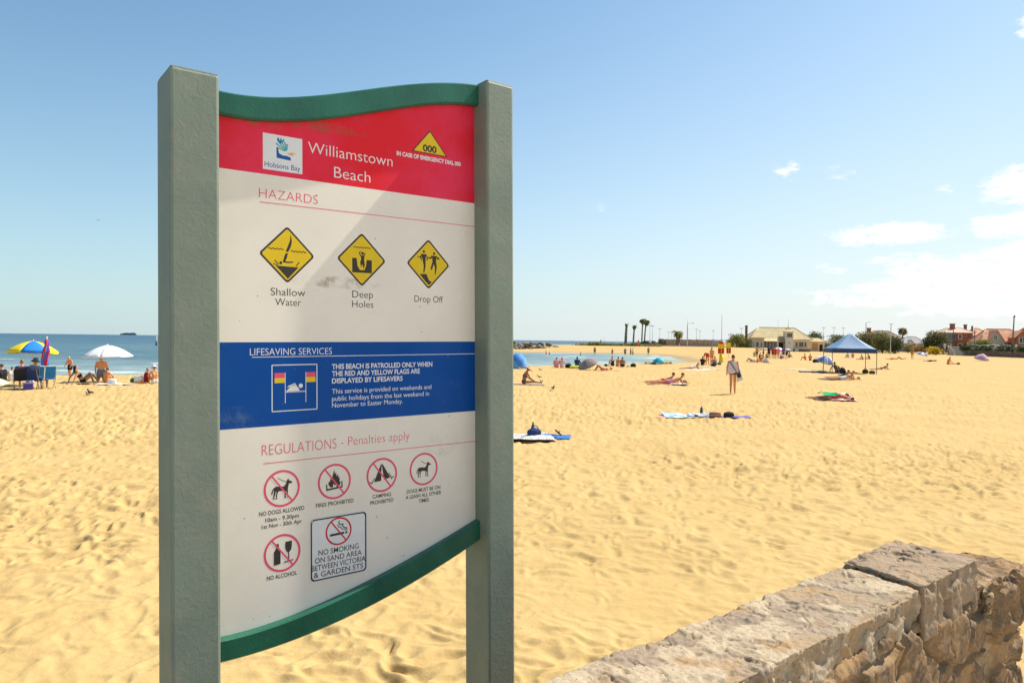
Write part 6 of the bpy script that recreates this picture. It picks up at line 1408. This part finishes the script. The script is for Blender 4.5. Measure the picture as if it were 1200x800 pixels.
    b = B(); b.box(Xp(1116.5), Xp(1138), 0, 9, -.5, 4.65); b.build('wall', brr, h1); rf = hip(h1, Xp(1109), Xp(1139), 0, 9, 4.66, 1.35, tile_p, .3, ridge=2.4); chimney(rf, Xp(1121.3), 3.5, 5.2, 6.9, .52); chimney(rf, Xp(1136.5), 4.5, 5.2, 6.7, .28, brb)
    b = B(); b.box(Xp(1109), Xp(1116.4), -1.2, 5, -.5, .12); b.box(Xp(1109), Xp(1116.4), -1.2, 5, 2.35, 2.6); b.build('balcony_slab', conc, h1); b = B(); b.box(Xp(1109.2), Xp(1116.2), -1.1, -1.04, 2.61, 4.4); b.box(Xp(1109.2), Xp(1116.2), -1.1, -1.04, .3, 2.3); b.build('balcony_glazing', mat('balcony_glass', (.20, .22, .235), .2, .1), h1)
    for a in (1109.1, 1111.5, 1114, 1116.1): b = B(); b.box(Xp(a)-.07, Xp(a)+.07, -1.22, -1.103, .12, 4.6); b.build('balcony_post', paint((.35, .37, .38)), h1)
    window(h1, Xp(1122.6), Xp(1126.8), 2.9, 4.2, 0, 1); window(h1, Xp(1122.6), Xp(1126.8), .4, 1.8, 0, 1); window(h1, Xp(1117.6), Xp(1119.6), 2.9, 4.2, 0, 1, paint((.3, .2, .16))); door(h1, Xp(1130), Xp(1132), 2.1, 0); window(h1, Xp(1133.4), Xp(1136), 2.9, 4.1, 0, 1, paint((.22, .12, .09)))
    q = place(1151, 410, 196); q.z = 1.15; m_ = 196/FPX; h2 = thing('house', 'brick house with three tall pale windows under an orange roof', 'house', q, R(-15)); Xp = lambda px: (px-1151)*m_
    b = B(); b.box(Xp(1138.6), Xp(1158), 0, 8, -.5, 4.0); b.build('wall', brr, h2); rf = hip(h2, Xp(1140), Xp(1160), .2, 8, 4.01, 2.0, tile_o, .4, ridge=2.2)
    for a in (1139.6, 1143.2, 1147): window(h2, Xp(a), Xp(a+2.2), 2.3, 3.7, 0, 1)
    b = B(); b.box(Xp(1150.5), Xp(1157.8), -.3, -.003, 2.6, 3.95); b.build('orange_bay', mat('bay_orange', (.45, .23, .09), .9), h2); b = B(); b.box(Xp(1141.2), Xp(1142.1), .6, 1.5, 4.3, 6.6); b.build('chimney', brb, h2); door(h2, Xp(1152.5), Xp(1154.5), 2.0, -.01, frame); window(h2, Xp(1144), Xp(1148), .4, 1.7, 0)
    # gabled house
    q = place(1170, 410, 178); q.z = 1.15; m_ = 178/FPX; h3 = thing('house', 'gabled house with a steep terracotta roof and arched dark porch', 'house', q, R(-17)); Xp = lambda px: (px-1170)*m_
    b = B(); b.box(Xp(1157.5), Xp(1196), 0, 8, -.5, 2.35); b.build('wall', grn, h3); rf = hip(h3, Xp(1152), Xp(1199), 0, 8.5, 2.36, 3.1, tile_o, .35, ridge=2.6); gable(h3, Xp(1157.2), Xp(1174.2), -1.9, 4, 2.0, 2.95, tile_o, grn, .35)
    b = B(); b.box(Xp(1158), Xp(1173.6), -1.88, -.003, -.5, 1.99); b.build('porch_wall', grn, h3); window(h3, Xp(1162.2), Xp(1166.2), 2.5, 3.9, -1.92, 2)
    for a, c in ((1163.2, 1167.0), (1168.4, 1172.2)):
        w_ = (Xp(c)-Xp(a))/2; xm = (Xp(a)+Xp(c))/2; b = B(); b.prism([(xm+w_*math.cos(t), -1.93, 1.05+.65*math.sin(t)) for t in [math.pi*i/10 for i in range(11)]]+[(xm-w_, -1.93, 0), (xm+w_, -1.93, 0)], (0, .045, 0)); b.build('arch_shade_panel', dark, h3)  # flat near-black arches carry the shade inside the porch
    for a in (1158.3, 1161, 1162.6): b = B(); b.box(Xp(a)-.09, Xp(a)+.09, -2.15, -1.94, -.3, 2.0); b.build('porch_post', frame, h3)
    b = B(); b.box(Xp(1175), Xp(1188), -.10, -.003, .25, 1.9); b.build('veranda_shade_panel', mat('veranda_shade_color', (.07, .05, .045), .9), h3); window(h3, Xp(1180), Xp(1183.4), .5, 1.6, -.11); b = B(); b.prism([(Xp(1186), -1.2, 1.55), (Xp(1196), -1.2, 1.55), (Xp(1196), -.05, 2.0), (Xp(1186), -.05, 2.0)], (0, 0, .1)); b.build('awning', tile_p, h3); door(h3, Xp(1188.5), Xp(1191), 1.5, 0, mat('door_tan', (.5, .36, .26), .8))  # dark panel on the wall paints the shade under the veranda
    q = place(1204, 411, 172); q.z = 1.15; m_ = 172/FPX; h4 = thing('house', 'orange brick house with white gable windows at the end of the row', 'house', q, R(-18)); Xp = lambda px: (px-1204)*m_
    b = B(); b.box(Xp(1193.5), Xp(1222), 0, 8, -.5, 3.6); b.build('wall', mat('brick_orange', (.36, .16, .085), .9, .2, 1.5), h4); gable(h4, Xp(1191.5), Xp(1203), -.6, 5, 3.5, 1.3, tile_o, mat('brick_orange2', (.33, .15, .09), .9), .3); hip(h4, Xp(1196), Xp(1224), .5, 8, 3.61, 2.0, tile_o, .3); window(h4, Xp(1195.2), Xp(1203), 1.9, 3.4, 0, 2); window(h4, Xp(1195.2), Xp(1203), .0, 1.3, 0, 2)
    # hedge pieces, gardens, cars
    for i, (a, c, lab) in enumerate(((1127, 1137, 'clipped dark hedge on the lawn side of the teal car'), (1145.5, 1160, 'longest clipped hedge between the parked cars'), (1170, 1186, 'clipped hedge beside the leaning power pole'), (1193, 1204, 'clipped hedge in front of the orange brick house'))):
        Yh = 163-.33*(a-1127)+.0*i; q = at((a+c)/2, 411, Yh); w_ = (c-a)*Yh/FPX; lo = [(x, 0, .62, .8, .55, .62) for x in np.linspace(-w_/2+.3, w_/2-.3, max(3, int(w_/1.0)))]; v, f = leaves(lo, 700, .14); v[:, 2] = np.clip(v[:, 2], 0.02, 1.28); r = thing('hedge', lab, 'hedge', (q.x, q.y, 1.15), R(-20)); link('foliage', npmesh('foliage', v, f), leafmat('hedge_leaf', (.06, .085, .025)), r); b = B(); [b.tube((x, 0, -.1), (x, 0, .7), .05) for x in np.linspace(-w_/2+.4, w_/2-.4, 4)]; b.build('stem', bark, r)
    def car(label, px, Y, col, rz):
        q = at(px, 411, Y); r = thing('parked_car', label, 'car', (q.x, q.y, 1.15), rz); b = B()
        prof = [(-2.1, .35), (-2.15, .75), (-1.95, .88), (-1.35, .95), (-.75, 1.42), (.75, 1.45), (1.45, .98), (2.05, .85), (2.12, .4)]
        b.prism([(x, -.82, z) for x, z in prof], (0, 1.64, 0)); bmesh.ops.bevel(b.bm, geom=list(b.bm.edges), offset=.05, segments=2, affect='EDGES'); b.build('body', paint(col), r, True)
        b = B(); b.prism([(-1.2, -.835, .98), (-.70, -.835, 1.36), (.70, -.835, 1.38), (1.25, -.835, .98)], (0, 1.67, 0)); b.build('side_window', glass, r); b = B(); b.prism([(-1.34, -.72, .98), (-.80, -.66, 1.40), (-.80, .66, 1.40), (-1.34, .72, .98)], (-.03, 0, .02)); b.build('windscreen', glass, r)
        for x in (-1.3, 1.3):
            for y in (-.80, .62): b = B(); b.tube((x, y, .32), (x, y+.18, .32), .32, n=18); w_ = b.build('wheel', mat('tyre', (.02, .02, .02), .8), r); b = B(); b.tube((x, y-.012, .32), (x, y+.192, .32), .18, n=14); b.build('rim', paint((.5, .5, .5)), w_)
        for y in (-.6, .6): b = B(); b.ball((-2.12, y, .68), .04, .14, .08); b.build('headlight', paint((.8, .8, .75)), r)
    car('teal and white car parked between two clipped hedges', 1140, 166, (.34, .48, .50), R(-25)); car('white car parked behind the longest hedge', 1154, 166, (.74, .73, .71), R(-25)); car('white car parked in front of the arched porch', 1164, 160, (.72, .70, .66), R(-25)); car('silver car parked by the leaning power pole', 1177, 157, (.5, .5, .5), R(-25)); car('dark car parked at the foot of the balcony house', 1104, 186, (.05, .05, .06), R(-20)); car('silver car on the road behind the far flags', 871, 215, (.6, .6, .62), R(5)); car('dark car parked behind the palms', 764, 250, (.05, .06, .08), R(5)); car('black car parked past the palms beside another', 757, 249, (.03, .03, .035), R(5))
    WHt = fabric((.75, .74, .72))
    for px, Y, lab, mm in ((1107, 172, 'person in white standing on the promenade by the balcony house', WHt), (1103.5, 172, 'person in dark clothes standing on the promenade by the balcony house', fabric((.05, .05, .07))), (1167.5, 152, 'person dressed in white standing on the sea wall beside the hedge', WHt), (1190.5, 148, 'person in white standing on the sea wall by the power pole', WHt), (1114, 170, 'person in pale clothes standing at the head of the steps', fabric((.6, .55, .5)))):
        q = at(px, 411, Y); person('person', lab, V((q.x, q.y, 1.15)), R(random.uniform(0, 360)), 'stand', SK1, HB, [('shirt', mm), ('trousers', mm)], h=1.74, group='people on the far promenade')
    fn = thing('picket_fence', 'pale railing fence at the edge of the promenade before the balcony house', 'fence', V((*at(1113, 411, 173).xy, 1.15)), R(-35)); b = B()
    for i in range(24): b.box(i*.14*1.0, i*.14+.05, -.02, .02, 0, 1.0)
    b.build('pickets', paint((.66, .62, .5)), fn); b = B(); b.box(0, 3.4, -.05, -.022, .75, .85); b.box(0, 3.4, -.05, -.022, .2, .3); b.build('rail', paint((.66, .62, .5)), fn)
    # trees
    T = tree
    T('tree', 'olive bush with a pale crown in front of the clubhouse end', 863, 408, 196, 4.4, 3.9, LO, .1, n=1700, low=True, seed=1, cat='bush'); T('tree', 'dark green bush against the chimney end of the clubhouse', 873.5, 409, 197, 4.6, 3.7, LD, .1, n=1700, low=True, seed=2, cat='bush'); T('tree', 'reddish brown low bush between the flags and the olive bush', 856, 409, 199, 3.2, 2.6, LR, .1, n=900, low=True, seed=3, cat='bush'); T('tree', 'green tree top rising behind the two bushes', 868, 408, 225, 4.4, 4.9, LD, .3, n=1100, seed=4)
    T('tree', 'grey green tree behind the clubhouse roof end', 955, 408, 265, 7.5, 6.4, leafmat('leaf_grey', (.15, .16, .085)), .2, n=1700, seed=5); T('tree', 'small grey green tree behind the marquee peak', 979, 408, 265, 6.5, 5.2, leafmat('leaf_grey2', (.14, .15, .08)), .2, n=1300, seed=6)
    T('tree', 'spreading olive tree with a ragged top behind the marquee', 1021, 411, 215, 8.5, 6.3, LG, .1, n=2400, low=True, seed=7); T('tree', 'dark rounded bush beside the pale lamp pole', 1048, 412, 190, 5.2, 4.9, LD, .1, n=2200, low=True, seed=8, cat='bush'); T('tree', 'dense olive bush between the marquee and the lamp pole', 1034, 412, 195, 6.0, 5.9, LG, .1, n=2400, low=True, seed=9, cat='bush')
    T('tree', 'large leafy tree standing by the balcony of the brick house', 1096, 408, 190, 6.2, 6.1, LG, .18, n=3000, seed=10); T('tree', 'darker leafy tree overlapping the large one by the balcony', 1089, 408, 192, 4.4, 4.6, LD, .15, n=2000, seed=11); T('bush', 'bright yellow flowering bush below the large leafy tree', 1097, 412, 172, 3.4, 2.1, LY, .1, n=1100, low=True, seed=12, cat='bush')
    T('bush', 'tangled garden shrub with ochre tips before the brick houses', 1139, 410, 180, 4.0, 2.2, LR, .1, n=1200, low=True, seed=13, cat='bush', z=1.15); T('tree', 'small spreading garden tree with yellow green leaves before the gabled house', 1152, 410, 172, 4.6, 2.9, LO, .35, n=1300, seed=14, flat=.7, z=1.15); T('bush', 'low green scrub at the foot of the palms', 744, 407, 250, 4.5, 2.4, LG, .1, n=900, low=True, seed=15, cat='bush'); T('bush', 'small olive bush at the lagoon end of the brick wall', 776, 408, 238, 3.0, 3.4, LG, .1, n=700, low=True, seed=16, cat='bush')
    for i, (px, Y, w, h, lm, lab) in enumerate(((942, 240, 5, 3.2, LD, 'dark low bush beside the clubhouse end wall'), (966, 236, 6, 2.8, LG, 'long low bush between the kiosk and the marquee'), (985, 232, 6.5, 2.6, LR, 'ochre low shrub seen under the marquee roof'), (1001, 230, 6, 2.8, LD, 'dark low shrub seen under the marquee roof'), (1064, 214, 5, 2.2, LG, 'low shrub by the porch of the grey roofed house'), (1080, 206, 6, 2.4, LR, 'ochre shrub before the grey roofed house'), (1105, 200, 5, 2.6, LG, 'olive shrub below the balcony'))):
        T('bush', lab, px, 410, Y, w, h, lm, .1, n=900, low=True, seed=40+i, cat='bush')
    # poles
    gal = paint((.52, .52, .50)); wood = mat('pole_wood', (.17, .14, .12), .9, .2, 3)
    def lamp(label, px, py, top, Y, arm=0, rad=.09, group=None, m=None, head=True):
        q = at(px, py, Y); z0 = float(base_h(np.array([q.x]), np.array([q.y]))[0]); h = at(px, top, Y).z-z0; r = thing('lamp_post', label, 'lamp post', (q.x, q.y, z0), 0, group); b = B(); b.tube((0, 0, -.2), (0, 0, h), rad, rad*.6); b.build('pole', m or gal, r)
        if head:
            b = B(); s = 1 if arm >= 0 else -1; a = abs(arm)
            if a: b.tube((0, 0, h-.15), (s*a, 0, h+.02), .05); b.box(min(s*a, s*(a+.7)), max(s*a, s*(a+.7)), -.15, .15, h-.03, h+.12)
            else: b.box(-.8, .8, -.12, .12, h, h+.22)
            b.build('luminaire', paint((.42, .44, .46)), r)
        return r
    LGp = 'distant lamp posts'
    lamp('tall slim mast beside the flags without any arm', 845.5, 410, 368, 235, m=paint((.40, .40, .40)), head=False, rad=.11); lamp('lamp post with one long arm before the brick wall', 805.5, 411, 378.5, 220, arm=1.2, rad=.15); lamp('slim mast rising just above the armed lamp post', 805, 409, 373, 300, head=False, rad=.10)
    for px, top, Y, lab in ((761.5, 381.5, 330, 'broad headed lamp post nearest the palms'), (764.5, 382, 345, 'second broad headed lamp post past the palms'), (773, 385.5, 380, 'lamp post between the palms and the brick wall'), (783.5, 389.5, 400, 'short lamp post over the brick wall beside the date palm'), (787, 389, 410, 'short twin lamp post behind the date palm'), (816, 386, 380, 'lamp post over the middle of the brick wall'), (820, 388, 400, 'lower lamp post over the middle of the brick wall'), (835.5, 387.5, 370, 'lamp post over the brick wall near the tall mast'), (868.5, 385, 330, 'lamp post showing above the green tree top'), (965, 384, 330, 'lamp post behind the grey green tree'), (977, 384, 340, 'lamp post over the marquee peak'), (988, 384.5, 350, 'lamp post just past the marquee peak'), (1044, 380, 300, 'lamp post behind the dark rounded bush')):
        lamp(lab, px, 406, top, Y, group=LGp, rad=.13)
    lamp('pale lamp pole standing beside the dark rounded bush', 1043.5, 411.5, 380, 180, head=False, rad=.11); lamp('dark power mast behind the olive tree', 1014.5, 409, 377.5, 260, arm=.9, rad=.16, m=wood)
    q = V((*at(1185.5, 416.5, 149).xy, 0)); pp = thing('power_pole', 'tall wooden power pole leaning over the sea wall by the gabled house', 'power pole', q); b = B(); b.tube((0, 0, -.2), (.42, 0, 8.5), .15, .11); b.build('pole', wood, pp); b = B(); b.tube((.1, 0, 8.25), (.75, 0, 8.3), .05); b.ball((.46, 0, 8.55), .16); b.build('fitting', wood, pp)
    for px, top, Y, lab in ((1142, 386.5, 170, 'dark power pole in front of the brick house with tall windows'), (1117, 383, 188, 'thin pole beside the balcony of the brick house')):
        q = at(px, 411, Y); h = at(px, top, Y).z-1.1; pp = thing('power_pole', lab, 'power pole', (q.x, q.y, 1.1)); b = B(); b.tube((0, 0, -.2), (0, 0, h), .12, .09); b.build('pole', wood, pp); b = B(); b.box(-.6, .6, -.06, .06, h-.5, h-.38); b.build('crossarm', wood, pp)
    q = P(846, 409, 214); cn = thing('shade_sail', 'small blue shade canopy on posts behind the far flags', 'canopy', q); b = B(); b.prism([(-2.6, -1.5, 2.6), (2.2, -1.5, 3.2), (2.2, 1.5, 3.2), (-2.6, 1.5, 2.6)], (0, 0, .08)); b.build('cloth', cmat('canopy_cloth', (.10, .26, .62), rough=.7), cn)
    for x, y, z in ((-2.5, -1.4, 2.6), (2.1, -1.4, 3.2), (2.1, 1.4, 3.2), (-2.5, 1.4, 2.6)): b = B(); b.tube((x, y, 0), (x, y, z), .05); b.build('post', gal, cn)
build_back()
